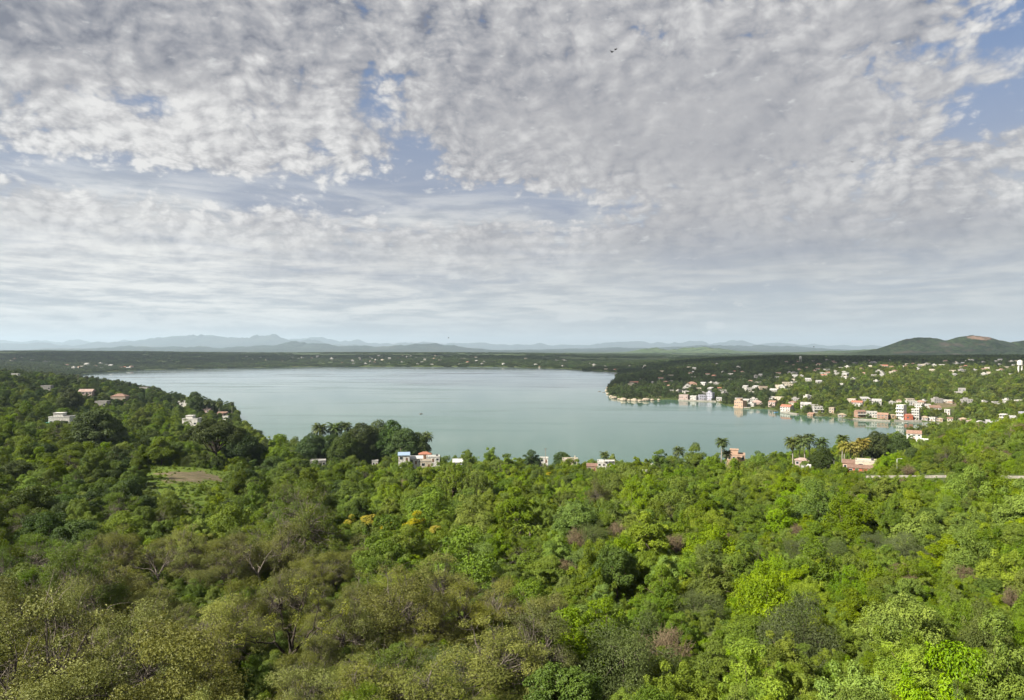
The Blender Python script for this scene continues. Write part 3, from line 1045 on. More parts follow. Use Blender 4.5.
    # leafless trees
    for v in range(3):
        rs = np.random.RandomState(800 + v)
        mb = MB()
        tips = []

        def grow(p, d, Lg, r, depth):
            e = p + d * Lg
            P = limb(mb, p, e, r, r * 0.62, rs, 0.22, 5 if depth < 2 else 3, 5)
            if depth == 5:
                tips.append(e)
                return
            for k in range(2 if depth else 4):
                nd = unit(d + rs.normal(size=3) * 0.55 + np.array([0, 0, 0.05]))
                grow(P[-1] if k < 2 else P[3], nd, Lg * (0.66 + 0.2 * rs.rand()), r * 0.6, depth + 1)
        grow(np.array([0, 0, -0.5]), unit(np.array([rs.normal() * 0.25, rs.normal() * 0.25, 1.0])), 2.0, 0.16, 0)
        T = np.array(tips)
        L = [(tuple(p), (0.4, 0.4, 0.3)) for p in T[::3]]
        q, t = crown_leaves(rs, L, 1200, 0.12, 0.4, 0.5, 0.5, 0.1, 1.0)
        add_proto("bare_tree", "brown", mb, leaf_mesh("bare_tree_crown", q, t, LEAF["olive"]), 6.5, 3.2, "grey" if v else "dark")
    # palms
    for v, tone in enumerate(("palm", "palm", "palmdry")):
        rs = np.random.RandomState(900 + v)
        H = (12.5, 9.5, 9.0)[v]
        mb = MB()
        lean = rs.normal(size=2) * 0.5
        pts = [(lean[0] * (k / 8) ** 2, lean[1] * (k / 8) ** 2, -0.6 + (H + 0.6) * k / 8) for k in range(9)]
        mb.tube(pts, [0.30, 0.24, 0.21, 0.19, 0.18, 0.17, 0.17, 0.18, 0.22], 8)
        top = np.array(pts[-1])
        Cq, Nq, Aq, Sq, Tq = [], [], [], [], []
        for i in range(26):
            a = i * 2.399
            e = 1.25 - 1.75 * (i / 25)
            Lf = 3.0 + rs.rand() * 0.7
            h = np.array([math.cos(a), math.sin(a), 0])
            side = np.array([-math.sin(a), math.cos(a), 0])
            tn = rs.rand()
            p = top.copy()
            for s in range(22):
                f = s / 21
                ang = e - 1.5 * f ** 1.4
                dr = h * math.cos(ang) + np.array([0, 0, math.sin(ang)])
                p = p + dr * Lf / 22
                for sg in (-1, 1):
                    al = unit(side * sg * 0.85 + dr * 0.5 + np.array([0, 0, -0.35]))
                    ll = 0.95 * math.sin(math.pi * min(0.12 + f * 0.86, 1)) + 0.15
                    Cq.append(p + al * ll * 0.5)
                    Nq.append(unit(np.cross(al, dr) * sg + rs.normal(size=3) * 0.15))
                    Aq.append(al)
                    Sq.append(ll)
                    Tq.append(0.3 + 0.4 * tn + 0.3 * rs.rand())
        q = leaf_quads(np.array(Cq), np.array(Nq), np.array(Sq), 0.24, rs, 0.06, np.array(Aq))
        add_proto("palm_tree", tone, mb, leaf_mesh("palm_crown", q, np.array(Tq), LEAF[tone]), H + 2, 3.2, "pale")
    # banana-like plants with long arching leaves
    rs = np.random.RandomState(950)
    Cq, Nq, Aq, Sq, Tq = [], [], [], [], []
    for i in range(34):
        a = rs.rand() * 6.28
        h = np.array([math.cos(a), math.sin(a), 0])
        b0 = np.array([rs.normal() * 0.8, rs.normal() * 0.8, 0.6 + rs.rand() * 1.2])
        for s in range(4):
            ang = 1.15 - 0.6 * s
            d = h * math.cos(ang) + np.array([0, 0, math.sin(ang)])
            Cq.append(b0 + d * 0.25)
            Nq.append(unit(np.cross(d, np.cross(np.array([0, 0, 1.0]), d)) + rs.normal(size=3) * 0.1))
            Aq.append(d)
            Sq.append(0.75)
            Tq.append(0.5 + 0.5 * rs.rand())
            b0 = b0 + d * 0.5
    q = leaf_quads(np.array(Cq), np.array(Nq), np.array(Sq), 0.5, rs, 0.05, np.array(Aq))
    mb = MB()
    for i in range(5):
        x, y = rs.normal(size=2) * 0.5
        mb.tube([(x, y, -0.3), (x * 1.2, y * 1.2, 1.6)], [0.12, 0.08], 6)
    add_proto("banana_plant", "green", mb, leaf_mesh("banana_crown", q, np.array(Tq), LEAF["green"]), 2.6, 1.8, "grey")
    # trees too far off to show their leaves: whole crowns, then patches of wood
    for nm, col in (("distant_tree", "far"), ("bay_tree", "farlime")):
        for v in range(4):
            rs = np.random.RandomState(1000 + v)
            H, R_ = 7.5 + rs.rand() * 2, 3.6 + rs.rand()
            L = lobes_round(rs, 12, R_, H, 1.5, 0.9, 1.7, 0.85)
            q, t = crown_leaves(rs, L, 900, 0.75, 0.4, 0.7, 0.12, 0.6, 0.7)
            add_proto(nm, col, None, leaf_mesh(nm + "_crown", q, t, LEAF[col]), H, R_, "brown")
    for v in range(4):
        rs = np.random.RandomState(1100 + v)
        Q, T = [], []
        for i in range(26):
            a, qd = i * 2.399, math.sqrt((i + 0.3) / 26) * 24
            H, R_ = 5 + rs.rand() * 6, 3 + rs.rand() * 2.5
            ox, oy = math.cos(a) * qd + rs.normal() * 2, math.sin(a) * qd + rs.normal() * 2
            L = [((ox + rs.normal() * R_ * 0.4, oy + rs.normal() * R_ * 0.4, H * (0.35 + 0.4 * rs.rand())), (R_ * 0.6, R_ * 0.6, H * 0.33)) for _ in range(5)]
            q, t = crown_leaves(rs, L, 130, 1.5, 0.4, 0.8, 0.1, 0.5, 0.6)
            Q.append(q)
            T.append(np.clip(t * 0.7 + 0.9 * (rs.rand() - 0.45), 0, 1))
        add_proto("wood_patch", "far", None, leaf_mesh("wood_patch_crown", np.concatenate(Q), np.concatenate(T), LEAF["far"]), 9, 24, "brown")


build_protos()


# ---------------------------------------------------------------- masses: one object that instances crowns on its own points
def mass(name, pts, protos, seed=0, **props):
    """pts: rows of x, y, z, rotation, scale, variant"""
    pts = np.asarray(pts, float)
    me = bpy.data.meshes.new(name)
    me.vertices.add(len(pts))
    me.vertices.foreach_set("co", pts[:, :3].astype(np.float32).ravel())
    for nm, colv, ty in (("rz", pts[:, 3], "FLOAT"), ("sc", pts[:, 4], "FLOAT"), ("kind_of", pts[:, 5], "INT")):
        a = me.attributes.new(nm, ty, "POINT")
        a.data.foreach_set("value", colv.astype(np.int32 if ty == "INT" else np.float32))
    o = bpy.data.objects.new(name, me)
    link(o, None, kind="stuff", **props)
    ng = bpy.data.node_groups.new(name + "_scatter", "GeometryNodeTree")
    ng.interface.new_socket("Geometry", in_out="INPUT", socket_type="NodeSocketGeometry")
    ng.interface.new_socket("Geometry", in_out="OUTPUT", socket_type="NodeSocketGeometry")
    N, Lk = ng.nodes.new, ng.links.new
    gi, go, jn = N("NodeGroupInput"), N("NodeGroupOutput"), N("GeometryNodeJoinGeometry")

    def attr(nm, dt):
        x = N("GeometryNodeInputNamedAttribute")
        x.data_type = dt
        x.inputs[0].default_value = nm
        return x.outputs[0]
    rz, sc, kd = attr("rz", "FLOAT"), attr("sc", "FLOAT"), attr("kind_of", "INT")
    cb = N("ShaderNodeCombineXYZ")
    Lk(rz, cb.inputs[2])
    for k, src in enumerate(protos):
        oi = N("GeometryNodeObjectInfo")
        oi.transform_space = "ORIGINAL"
        oi.inputs[0].default_value = src
        oi.inputs[1].default_value = True
        cmpn = N("FunctionNodeCompare")
        cmpn.data_type = "INT"
        cmpn.operation = "EQUAL"
        Lk(kd, cmpn.inputs[2])
        cmpn.inputs[3].default_value = k
        ip = N("GeometryNodeInstanceOnPoints")
        Lk(gi.outputs[0], ip.inputs["Points"])
        Lk(cmpn.outputs[0], ip.inputs["Selection"])
        Lk(oi.outputs["Geometry"], ip.inputs["Instance"])
        Lk(cb.outputs[0], ip.inputs["Rotation"])
        Lk(sc, ip.inputs["Scale"])
        Lk(ip.outputs[0], jn.inputs[0])
    Lk(jn.outputs[0], go.inputs[0])
    md = o.modifiers.new("scatter", "NODES")
    md.node_group = ng
    return o


# ---------------------------------------------------------------- houses
WALL = {
    "dullwhite": plain("wall_dull_white", (0.34, 0.33, 0.31), var=0.5, scale=0.6),  # darker, blotchier white for the bay and town houses
    "white": plain("wall_white", (0.46, 0.45, 0.42), var=0.4), "cream": plain("wall_cream", (0.364, 0.318, 0.253)), "peach": plain("wall_peach", (0.337, 0.225, 0.160)),
    "pink": plain("wall_pink", (0.299, 0.233, 0.214)), "grey": plain("wall_grey_concrete", (0.22, 0.21, 0.20)), "tan": plain("wall_tan", (0.259, 0.213, 0.167)),
    "lilac": plain("wall_lilac", (0.276, 0.276, 0.335)), "red": plain("wall_red", (0.34, 0.095, 0.055)), "ochre": plain("wall_ochre", (0.323, 0.244, 0.139)), "blue": plain("wall_blue", (0.16, 0.30, 0.52)),
    "brown": plain("wall_brown", (0.24, 0.15, 0.11)),
}


def m_tiles(a, b):
    def fn(g):
        pos = g.n("ShaderNodeTexCoord").outputs["Object"]
        w = g.n("ShaderNodeTexWave", wave_type="BANDS", bands_direction="X")
        g.put(w.inputs["Vector"], pos)
        w.inputs["Scale"].default_value = 3.0
        w.inputs["Distortion"].default_value = 0.4
        n_ = g.noise(pos, 1.4, 6, 0.65)
        col = g.mix(g.ss(n_, 0.35, 0.65), a, b)
        finish(g, bsdf(g, col, 0.85, bump(g, w.outputs[0], 0.5, 0.06), 0.2))
    return fn


ROOF = {
    "terracotta": mat("roof_terracotta", m_tiles((0.130, 0.080, 0.062), (0.215, 0.135, 0.102))),
    "redroof": mat("roof_red", m_tiles((0.21, 0.085, 0.056), (0.31, 0.138, 0.09))),
    "brownroof": mat("roof_brown", m_tiles((0.16, 0.10, 0.075), (0.30, 0.19, 0.14))),
    "flatdull": plain("roof_dull", (0.29, 0.285, 0.28), var=0.35, scale=0.5),  # darker white roof for the bay and town houses
    "flatgrey": plain("roof_concrete", (0.30, 0.285, 0.27), var=0.3, scale=0.5),
    "flatwhite": plain("roof_white", (0.36, 0.36, 0.35), var=0.15, scale=0.5),
    "flatblue": plain("roof_blue_sheet", (0.20, 0.27, 0.36), var=0.15),
    "thatch": plain("roof_thatch", (0.26, 0.21, 0.15), var=0.3),
    "flatpink": plain("roof_pink", (0.27, 0.20, 0.175), var=0.25, scale=0.5),
}
TEAL = plain("canopy_teal", (0.05, 0.30, 0.28))
FRAME = plain("window_frame", (0.55, 0.54, 0.52), var=0.05)
WOOD = plain("door_wood", (0.14, 0.075, 0.04), var=0.3)
TANK = plain("tank_black", (0.03, 0.03, 0.032), var=0.1, spec=0.5)


def m_glass(g):
    p = bsdf(g, (0.025, 0.032, 0.038), 0.08, None, 0.6)
    finish(g, p)


GLASS = mat("window_glass", m_glass)


def window_mb(mb, x, z, w, h, y, mf, mg):
    f = 0.09
    mb.box(x - w / 2, x + w / 2, y - 0.05, y + 0.10, z - h / 2, z - h / 2 + f, mf)
    mb.box(x - w / 2, x + w / 2, y - 0.05, y + 0.10, z + h / 2 - f, z + h / 2, mf)
    mb.box(x - w / 2, x - w / 2 + f, y - 0.05, y + 0.10, z - h / 2 + f, z + h / 2 - f, mf)
    mb.box(x + w / 2 - f, x + w / 2, y - 0.05, y + 0.10, z - h / 2 + f, z + h / 2 - f, mf)
    mb.box(x - w / 2 + f, x + w / 2 - f, y - 0.015, y + 0.10, z - h / 2 + f, z + h / 2 - f, mg)


def roof_mb(mb, kind, w, d, h, m, mw):
    o = 0.35
    if kind == "flat":
        mb.box(-w / 2 - 0.12, w / 2 + 0.12, -d / 2 - 0.12, d / 2 + 0.12, h, h + 0.22, m)
        for s in (-1, 1):
            mb.box(-w / 2 - 0.12, w / 2 + 0.12, s * d / 2 - 0.12, s * d / 2 + 0.12, h + 0.22, h + 0.75, mw)
            mb.box(s * w / 2 - 0.12, s * w / 2 + 0.12, -d / 2 + 0.12, d / 2 - 0.12, h + 0.22, h + 0.75, mw)
        return
    r = min(w, d) * 0.26
    W, D = w / 2 + o, d / 2 + o
    if kind == "shed":
        A = [(-W, -D, h - 0.05), (W, -D, h - 0.05), (W, D, h + r), (-W, D, h + r)]
        B = [(x, y, z + 0.22) for x, y, z in A]
        mb.face(B, m)
        mb.face(A[::-1], m)
        for i in range(4):
            j = (i + 1) % 4
            mb.face([A[i], A[j], B[j], B[i]], m)
        mb.face([(-w / 2, d / 2, h), (-w / 2, d / 2, h + r), (-w / 2, -d / 2, h)], mw)
        mb.face([(w / 2, d / 2, h), (w / 2, -d / 2, h), (w / 2, d / 2, h + r)], mw)
        return
    hip = min(D, W * 0.9) if kind == "hip" else 0.0
    e0, e1 = (-W + hip, 0, h + r), (W - hip, 0, h + r)
    c_ = [(-W, -D, h - 0.05), (W, -D, h - 0.05), (W, D, h - 0.05), (-W, D, h - 0.05)]
    mb.face([c_[0], c_[1], e1, e0], m)
    mb.face([c_[2], c_[3], e0, e1], m)
    mb.face([c_[1], c_[2], e1], m if hip else mw)
    mb.face([c_[3], c_[0], e0], m if hip else mw)
    mb.face(c_[::-1], mw)


SITES = []      # every building's spot, for clearing the trees: x, y, z, width, height


def facing(x, y):
    return -math.atan2(x, y)


def house(label, x, y, z, w, d, h, wall, roof, kind="flat", turn=0.0, rows=1, cols=3, parts=True, group=None, extra=(), name="house", sink=4.0, open_=0.5):
    """a building standing at (x, y): walls, roof, windows and a door, each its own part"""
    rz = facing(x, y) + turn
    SITES.append((x, y, z, max(w, d * 0.7), h + (0.7 if kind == "flat" else min(w, d) * 0.26), open_))
    storey = h / rows
    specs = []
    for r in range(rows):
        for k in range(cols):
            specs.append((-w / 2 + w * (k + 0.5) / cols, r * storey + storey * 0.55, min(2.2, w / cols * 0.62), min(1.7, storey * 0.5), -d / 2, 0))
    if not parts:
        mb = MB()
        mb.box(-w / 2, w / 2, -d / 2, d / 2, -sink, h, 0)
        roof_mb(mb, kind, w, d, h, 1, 0)
        for (wx, wz, ww, wh, wy, _s) in specs:
            window_mb(mb, wx, wz, ww, wh, wy, 3, 2)
        o = mb.build(name, [WALL[wall], ROOF[roof], GLASS, FRAME])
        o.location = (x, y, z)
        o.rotation_euler = (0, 0, rz)
        tag(o, label, "house", group)
        return o
    root = empty(name, (x, y, z), rz)
    tag(root, label, "house", group)
    mb = MB()
    mb.box(-w / 2, w / 2, -d / 2, d / 2, -sink, h)
    mb.build("wall", [WALL[wall]], root)
    mb = MB()
    roof_mb(mb, kind, w, d, h, 0, 1)
    ro = mb.build("roof", [ROOF[roof], WALL[wall]], root)
    door_k = cols // 2 if cols > 2 else cols - 1
    for i, (wx, wz, ww, wh, wy, _s) in enumerate(specs):
        if i == door_k:
            mb = MB()
            mb.box(wx - 0.5, wx + 0.5, wy - 0.06, wy + 0.1, 0, 2.1)
            mb.build("door", [WOOD], root)
            continue
        mb = MB()
        window_mb(mb, wx, wz, ww, wh, wy, 0, 1)
        mb.build("window", [FRAME, GLASS], root)
    for sx in (-1, 1):                                 # one window in each side wall
        mb = MB()
        zz, ww, wh = storey * 0.55, min(1.4, d * 0.3), min(1.3, storey * 0.42)
        window_mb(mb, 0, zz, ww, wh, -w / 2, 0, 1)
        wo = mb.build("window", [FRAME, GLASS], root)
        wo.rotation_euler = (0, 0, sx * math.pi / 2)
    if "tank" in extra:
        mb = MB()
        mb.tube([(w * 0.3, d * 0.2, h + 0.2), (w * 0.3, d * 0.2, h + 1.3), (w * 0.3, d * 0.2, h + 1.55)], [0.55, 0.55, 0.25], 12)
        mb.build("water_tank", [TANK], ro)
    if "chimney" in extra:
        mb = MB()
        mb.box(w * 0.28, w * 0.28 + 0.7, 0, 0.7, h, h + 2.2)
        mb.build("chimney", [WALL[wall]], ro)
    if "canopy" in extra:
        mb = MB()
        mb.box(-w / 2 - 2.5, -w / 2 + 2.0, -d / 2 - 2.6, -d / 2 - 0.2, h * 0.52, h * 0.52 + 0.2)
        for sx in (-w / 2 - 2.3, -w / 2 + 1.8):
            mb.box(sx - 0.08, sx + 0.08, -d / 2 - 2.5, -d / 2 - 2.34, -sink, h * 0.52)
        mb.build("canopy", [TEAL], root)
    if "upper" in extra:
        mb = MB()
        mb.box(-w * 0.32, w * 0.12, -d * 0.3, d * 0.34, h + 0.22, h + 2.9)
        mb.box(-w * 0.35, w * 0.15, -d * 0.34, d * 0.38, h + 2.9, h + 3.15)
        mb.build("upper_room", [WALL[wall]], root)
        SITES[-1] = SITES[-1][:4] + (h + 3.2, SITES[-1][5])
    if "balcony" in extra:
        for r in range(1, rows):
            mb = MB()
            mb.box(-w / 2 - 0.2, w / 2 + 0.2, -d / 2 - 1.5, -d / 2 - 0.06, r * storey - 0.12, r * storey + 0.12)
            mb.box(-w / 2 - 0.2, w / 2 + 0.2, -d / 2 - 1.5, -d / 2 - 1.42, r * storey + 0.12, r * storey + 0.95)
            mb.build("balcony", [WALL["white"]], root)
    if "stripes" in extra:
        for r in range(rows + 1):
            mb = MB()
            mb.box(-w / 2 - 0.5, w / 2 + 0.5, -d / 2 - 0.9, -d / 2 - 0.07, r * storey - 0.25, r * storey + 0.25)
            mb.build("balcony_slab", [WALL["white"]], root)
    return root


def placed(label, px, py, wpx, hpx, wall, roof, kind="flat", dist=None, depth=0.7, **kw):
    """size given as seen; the spot is where that line of sight meets the ground, unless a distance is known"""
    if dist is None:
        x, y, z = ground_at(px, py)
    else:
        x, y, z = at(px, dist)
    w, h = wpx * y / F, hpx * y / F
    if kind != "flat":
        h = max(h - 0.26 * min(w, w * depth), h * 0.55)
    return house(label, x, y, z, w, w * depth, h, wall, roof, kind, **kw)


def lift_to(px, py_top, dist, h):
    """height of a building's floor so that its top shows at py_top"""
    return EYE - (py_top - 350) / F * dist - h


# -- on the wooded hill west of the lake
placed("white house with teal canopy among trees of the western slope", 62, 427, 19, 10, "white", "flatwhite", turn=-0.4, open_=0.34, extra=("canopy", "upper"), cols=4)
placed("small white house with arched gable just above the big umbrella tree", 192, 428, 15, 9, "white", "flatwhite", cols=3, extra=("upper",), turn=-0.4, open_=0.34)
placed("long white flat house near the tip of the western headland", 185, 407.5, 12, 6, "white", "flatwhite", cols=4, turn=-0.4, open_=0.34)
placed("narrow white house between palms near the headland tip", 198, 411, 6, 9, "white", "flatgrey", rows=2, cols=2, turn=-0.4, open_=0.34)
placed("house with dusty pink roof behind the headland palms", 206, 413, 9, 5, "pink", "flatpink", "shed", cols=3, turn=-0.4, open_=0.34)
placed("low house with terracotta roof at the water edge of the headland", 223, 416.5, 9, 5, "pink", "terracotta", "gable", cols=3, turn=-0.4, open_=0.34)
placed("tiny white boathouse under the terracotta roofed headland house", 226, 420, 5, 3.4, "white", "flatwhite", cols=2, turn=-0.4, open_=0.34)
placed("pinkish tan gabled house high on the western slope", 87, 398, 13, 9, "pink", "flatpink", "gable", cols=4, rows=2, turn=-0.4, open_=0.34)
placed("brown tiled hip roof house on the western slope", 120, 402.5, 14, 9, "tan", "terracotta", "hip", cols=4, turn=-0.4, open_=0.34)
placed("low grey flat house below the two big tiled houses on the western slope", 102, 407, 12, 5.5, "grey", "flatgrey", cols=3, turn=-0.4, open_=0.34)
placed("grey house half hidden under trees on the upper western slope", 47, 391, 9, 5, "grey", "flatgrey", cols=3, turn=-0.4, open_=0.34)
placed("tiny white house at the very top of the western hill", 15, 379, 7, 5, "white", "flatwhite", cols=2, turn=-0.4, open_=0.34)
placed("small bluish grey house showing over the headland woods", 144, 391, 9, 3.5, "grey", "flatgrey", cols=3, turn=-0.4, open_=0.34)
# -- by the near shore
placed("whitish flat house with grey wall under the small palm near the shore", 318, 446, 15, 5, "grey", "flatwhite", dist=440, cols=4)
placed("tiny white house peeping out under the big dark shore trees", 375, 452, 6, 5, "white", "flatwhite", dist=455, cols=2)


def shore_house(label, px, py_top, wpx, dist, h, wall, roof, kind="flat", **kw):
    py_top += 2.2
    h *= 0.9
    x, y, z = at(px, dist)
    z = max(z, lift_to(px, py_top, dist, h + (0.7 if kind == "flat" else 1.0)))
    w = wpx * dist / F
    return house(label, x, y, z, w, kw.pop("depth", 0.7) * w, h * 0.92, wall, roof, kind, sink=7.0, **kw)


shore_house("white house with blue sheet roof beside the dark shore trees", 404, 450.5, 11, 415, 4.2, "white", "flatblue", "shed", cols=2)
shore_house("white house with shallow gable roof in the middle of the lakeside cluster", 416, 453.5, 13, 420, 4.2, "white", "flatwhite", "gable", cols=3)
shore_house("cream house wall in front of the red roof in the lakeside cluster", 426, 457, 11, 405, 4.5, "cream", "flatgrey", cols=2)
shore_house("house with orange red tiled roof beside the lone shore palm", 425, 449.5, 12, 440, 3.6, "peach", "redroof", "hip", cols=3)
shore_house("white flat canopy house at the lake end of the cluster", 433, 453, 13, 432, 3.4, "white", "flatwhite", cols=3, extra=("tank",))
shore_house("pale blue grey house beside the round shore tree", 459, 457.5, 12, 420, 4.0, "lilac", "flatwhite", "shed", cols=3)
shore_house("beige flat house with chimney post among shore trees at mid lake", 570, 455.5, 15, 425, 4.8, "cream", "flatgrey", cols=3, extra=("chimney",))
shore_house("small white shed beside the utility pole", 544, 454.5, 8, 440, 3.2, "white", "flatwhite", cols=2)
shore_house("low house with long white roof between shore shrubs", 606, 458, 17, 420, 3.4, "white", "flatwhite", cols=4)
shore_house("small terracotta walled house beside the long white roof", 592, 461.5, 10, 400, 3.6, "peach", "terracotta", "shed", cols=2)
shore_house("small white house under the shore palm", 655, 461.5, 8, 405, 3.0, "white", "flatgrey", cols=2)
shore_house("tiny white hut hidden in scrub below the shore palm", 645, 467.5, 5, 370, 2.6, "white", "flatwhite", cols=1)
shore_house("orange flat house beside the tallest palm", 736, 450.5, 17, 420, 4.6, "peach", "flatpink", cols=4, extra=("upper",))
shore_house("pinkish grey hip roof house under the dark palm group", 802, 455.5, 13, 395, 3.6, "pink", "flatpink", "hip", cols=3)
shore_house("low white house below the pinkish hip roof", 806, 462, 9, 370, 2.8, "white", "flatwhite", cols=2)
shore_house("short white wall house beside the dark round tree", 830, 457, 8, 390, 2.8, "white", "flatwhite", cols=2)
shore_house("cream two level house with one dark window near the concrete wall", 866, 456.5, 19, 345, 5.0, "cream", "flatwhite", cols=2, extra=("tank",))
shore_house("orange house with terracotta shed roof joined to cream house", 850, 458, 13, 352, 4.2, "peach", "terracotta", "shed", cols=3)
shore_house("low long terracotta tiled porch in front of the cream house", 860, 465.5, 22, 332, 2.4, "red", "terracotta", "shed", cols=4, depth=0.35)
shore_house("white house with brown roof at the end of the bay", 914, 434, 13, 590, 6.0, "white", "brownroof", "shed", rows=2, cols=3)
shore_house("low white roofed house below the brown roof at the bay end", 923, 442.5, 12, 520, 3.0, "white", "flatwhite", cols=3)

# -- along the far side of the bay
BAY = [
    ("pale pink house with long white roof on the quay of the wooded cape", 684, 399.5, 11, 6, "pink", "flatwhite", "flat", 1, 4, ()),
    ("low white house beside the pale pink quay house", 694, 399.7, 8, 5, "white", "flatgrey", "flat", 1, 3, ()),
    ("lilac two storey house on the quay of the wooded cape", 702, 400, 8, 6.5, "lilac", "flatgrey", "flat", 2, 3, ()),
    ("tall lilac house with turret at the end of the cape quay", 710.5, 400, 8, 10, "lilac", "flatwhite", "flat", 3, 3, ("upper",)),
    ("small white house past the lilac turret house", 719, 401, 6, 5, "white", "flatwhite", "shed", 1, 2, ()),
    ("house with broad terracotta roof above the cape quay", 692, 386, 13, 6, "peach", "terracotta", "hip", 1, 4, ()),
    ("white pointed house beside the broad terracotta roof", 703.5, 387, 7, 7, "white", "flatwhite", "gable", 2, 2, ()),
    ("cream house just below the pointed white house", 699, 391, 7, 4, "cream", "flatgrey", "flat", 1, 3, ()),
    ("orange lakeside villa with white parapet standing in the water edge", 740.5, 407.5, 12, 9, "peach", "flatwhite", "flat", 2, 4, ("upper",)),
    ("pinkish roofed house behind the orange lakeside villa", 757, 404.5, 13, 6, "pink", "flatpink", "hip", 1, 4, ()),
    ("reddish two storey house on the bay shore", 773, 407, 9, 9, "pink", "brownroof", "gable", 2, 3, ()),
    ("white house with orange tiled roof at the bay shore", 787, 411, 13, 9, "white", "redroof", "gable", 2, 4, ()),
    ("white steep gabled house on the bay bank", 806, 410, 12, 11, "white", "flatwhite", "gable", 2, 3, ("balcony",)),
    ("white terraced house below the steep gabled one", 817, 412.5, 11, 8, "white", "flatgrey", "flat", 2, 3, ("balcony",)),
    ("small dark boathouse at the water under the white terraces", 811, 415.5, 7, 3.6, "brown", "brownroof", "shed", 1, 2, ()),
    ("tan house alone among bank trees of the bay", 832, 413, 6, 7, "tan", "flatpink", "flat", 2, 2, ()),
    ("grey thatched shelter at the water edge of the bay", 842, 416.8, 9, 5, "grey", "thatch", "hip", 1, 3, ()),
    ("brown two storey house with red gable at the water", 860, 417, 11, 10, "brown", "terracotta", "gable", 2, 3, ("balcony",)),
    ("white flat villa beside the red gabled brown house", 871.5, 417, 12, 7, "white", "flatwhite", "flat", 2, 4, ()),
    ("dark timber house with steep roof by the bay", 883, 418.5, 12, 8, "brown", "brownroof", "gable", 2, 3, ()),
    ("pale ochre cottage next to the tall white block", 893, 418.5, 7, 6, "ochre", "thatch", "hip", 1, 2, ()),
    ("tall white four storey block with stacked terraces over the bay", 901.5, 419, 9, 19, "white", "flatwhite", "flat", 4, 3, ("balcony",)),
    ("red boathouse with blue doors under the tall white block", 908.5, 420, 8, 8, "red", "redroof", "shed", 1, 2, ()),
    ("white striped apartment house with many balcony slabs", 916, 419.5, 8, 14, "white", "flatwhite", "flat", 4, 3, ("stripes",)),
    ("grey palapa house with pointed thatch by the water", 925, 420, 9, 5.5, "grey", "thatch", "hip", 1, 3, ()),
    ("low white pavilion on the quay beside the palapa", 933, 420.8, 8, 4, "white", "flatwhite", "flat", 1, 3, ()),
    ("thatched open hut at the inner end of the bay quay", 940, 421, 7, 4.5, "tan", "thatch", "hip", 1, 2, ()),
    ("white villa with long roof on the upper bay bank", 911, 405, 11, 5, "white", "flatwhite", "flat", 1, 4, ()),
    ("white villa with glass front above striped apartment house", 919.5, 408.5, 9, 6, "white", "flatwhite", "flat", 2, 4, ()),
    ("second white villa stepping down the upper bay bank", 926.5, 407.5, 9, 4.5, "white", "flatgrey", "shed", 1, 3, ()),
    ("house with long terracotta eave on the upper bay bank", 935, 409.5, 12, 5, "white", "terracotta", "shed", 1, 4, ()),
    ("slim white house stepping down to the cream quay house", 947.5, 415, 6, 7, "white", "flatwhite", "flat", 2, 2, ()),
    ("cream quay house at the inner corner of the bay", 950, 424, 6, 9, "cream", "terracotta", "shed", 2, 2, ()),
    ("beige thatched house behind the hillside shrubs at the bay corner", 963, 420.5, 9, 4, "tan", "thatch", "hip", 1, 3, ()),
    ("pinkish roofed bungalow beside the thatched house at the bay corner", 971, 422.5, 9, 4, "pink", "flatpink", "hip", 1, 3, ()),
    ("grey hip roofed bungalow above the lime shrubs", 980, 424, 10, 5, "grey", "flatgrey", "hip", 1, 3, ()),
    ("long white flat roof at the foot of the eastern slope", 993, 424.5, 14, 5, "white", "flatwhite", "shed", 1, 4, ()),
    ("white two storey house with dark window bands on the eastern shore road", 1003.5, 421, 8, 9, "white", "flatwhite", "flat", 2, 3, ("stripes",)),
    ("white sloping roof house next to the banded white house", 1013, 419.5, 10, 5, "white", "flatwhite", "shed", 1, 3, ()),
    ("lilac house at the eastern edge of the shore road", 1022, 416, 7, 5, "lilac", "flatwhite", "flat", 1, 2, ()),
    ("square unfinished grey concrete house alone in the green slope over the bay", 962, 395, 8, 9, "grey", "flatgrey", "flat", 2, 2, ()),
    ("grey shed beside the unfinished concrete house", 956.5, 394.5, 4, 3.5, "grey", "flatgrey", "flat", 1, 1, ()),
    ("white house with satellite terrace above the orange lakeside villa", 749, 391, 9, 4, "white", "flatwhite", "flat", 1, 3, ()),
    ("tan house with dirt yard above the bay", 763, 389.5, 10, 4, "tan", "flatpink", "flat", 1, 3, ()),
    ("white house by a dirt yard above the bay", 774, 391.5, 9, 4, "white", "flatwhite", "gable", 1, 3, ()),
]
for (lb, px, py, wp, hp, wl, rf, kd, rw, cl, ex) in BAY:
    placed(lb, px, py, wp * 0.80, hp * 0.72, {"white": "dullwhite"}.get(wl, wl) if "tall" not in lb else wl, {"flatwhite": "flatdull"}.get(rf, rf), kd, rows=rw, cols=cl, extra=ex, turn=random.uniform(-0.6, 0.6), depth=0.75, open_=0.42)

# -- the town spread over the plateau: too small to show their parts
TOWN_KINDS = [("dullwhite", "flatdull", "flat", "white flat roofed house"), ("dullwhite", "terracotta", "gable", "white house with tiled roof"), ("cream", "terracotta", "hip", "cream house with tiled hip roof"), ("pink", "redroof", "gable", "pink house with red roof"), ("grey", "flatgrey", "flat", "grey concrete house"),
              ("dullwhite", "flatgrey", "flat", "white house with grey roof"), ("cream", "flatgrey", "flat", "cream flat house"), ("tan", "brownroof", "hip", "tan house with brown roof"), ("dullwhite", "flatdull", "shed", "white shed roofed house")]
TOWN_PROTO = []
TOWN_SPOTS = []


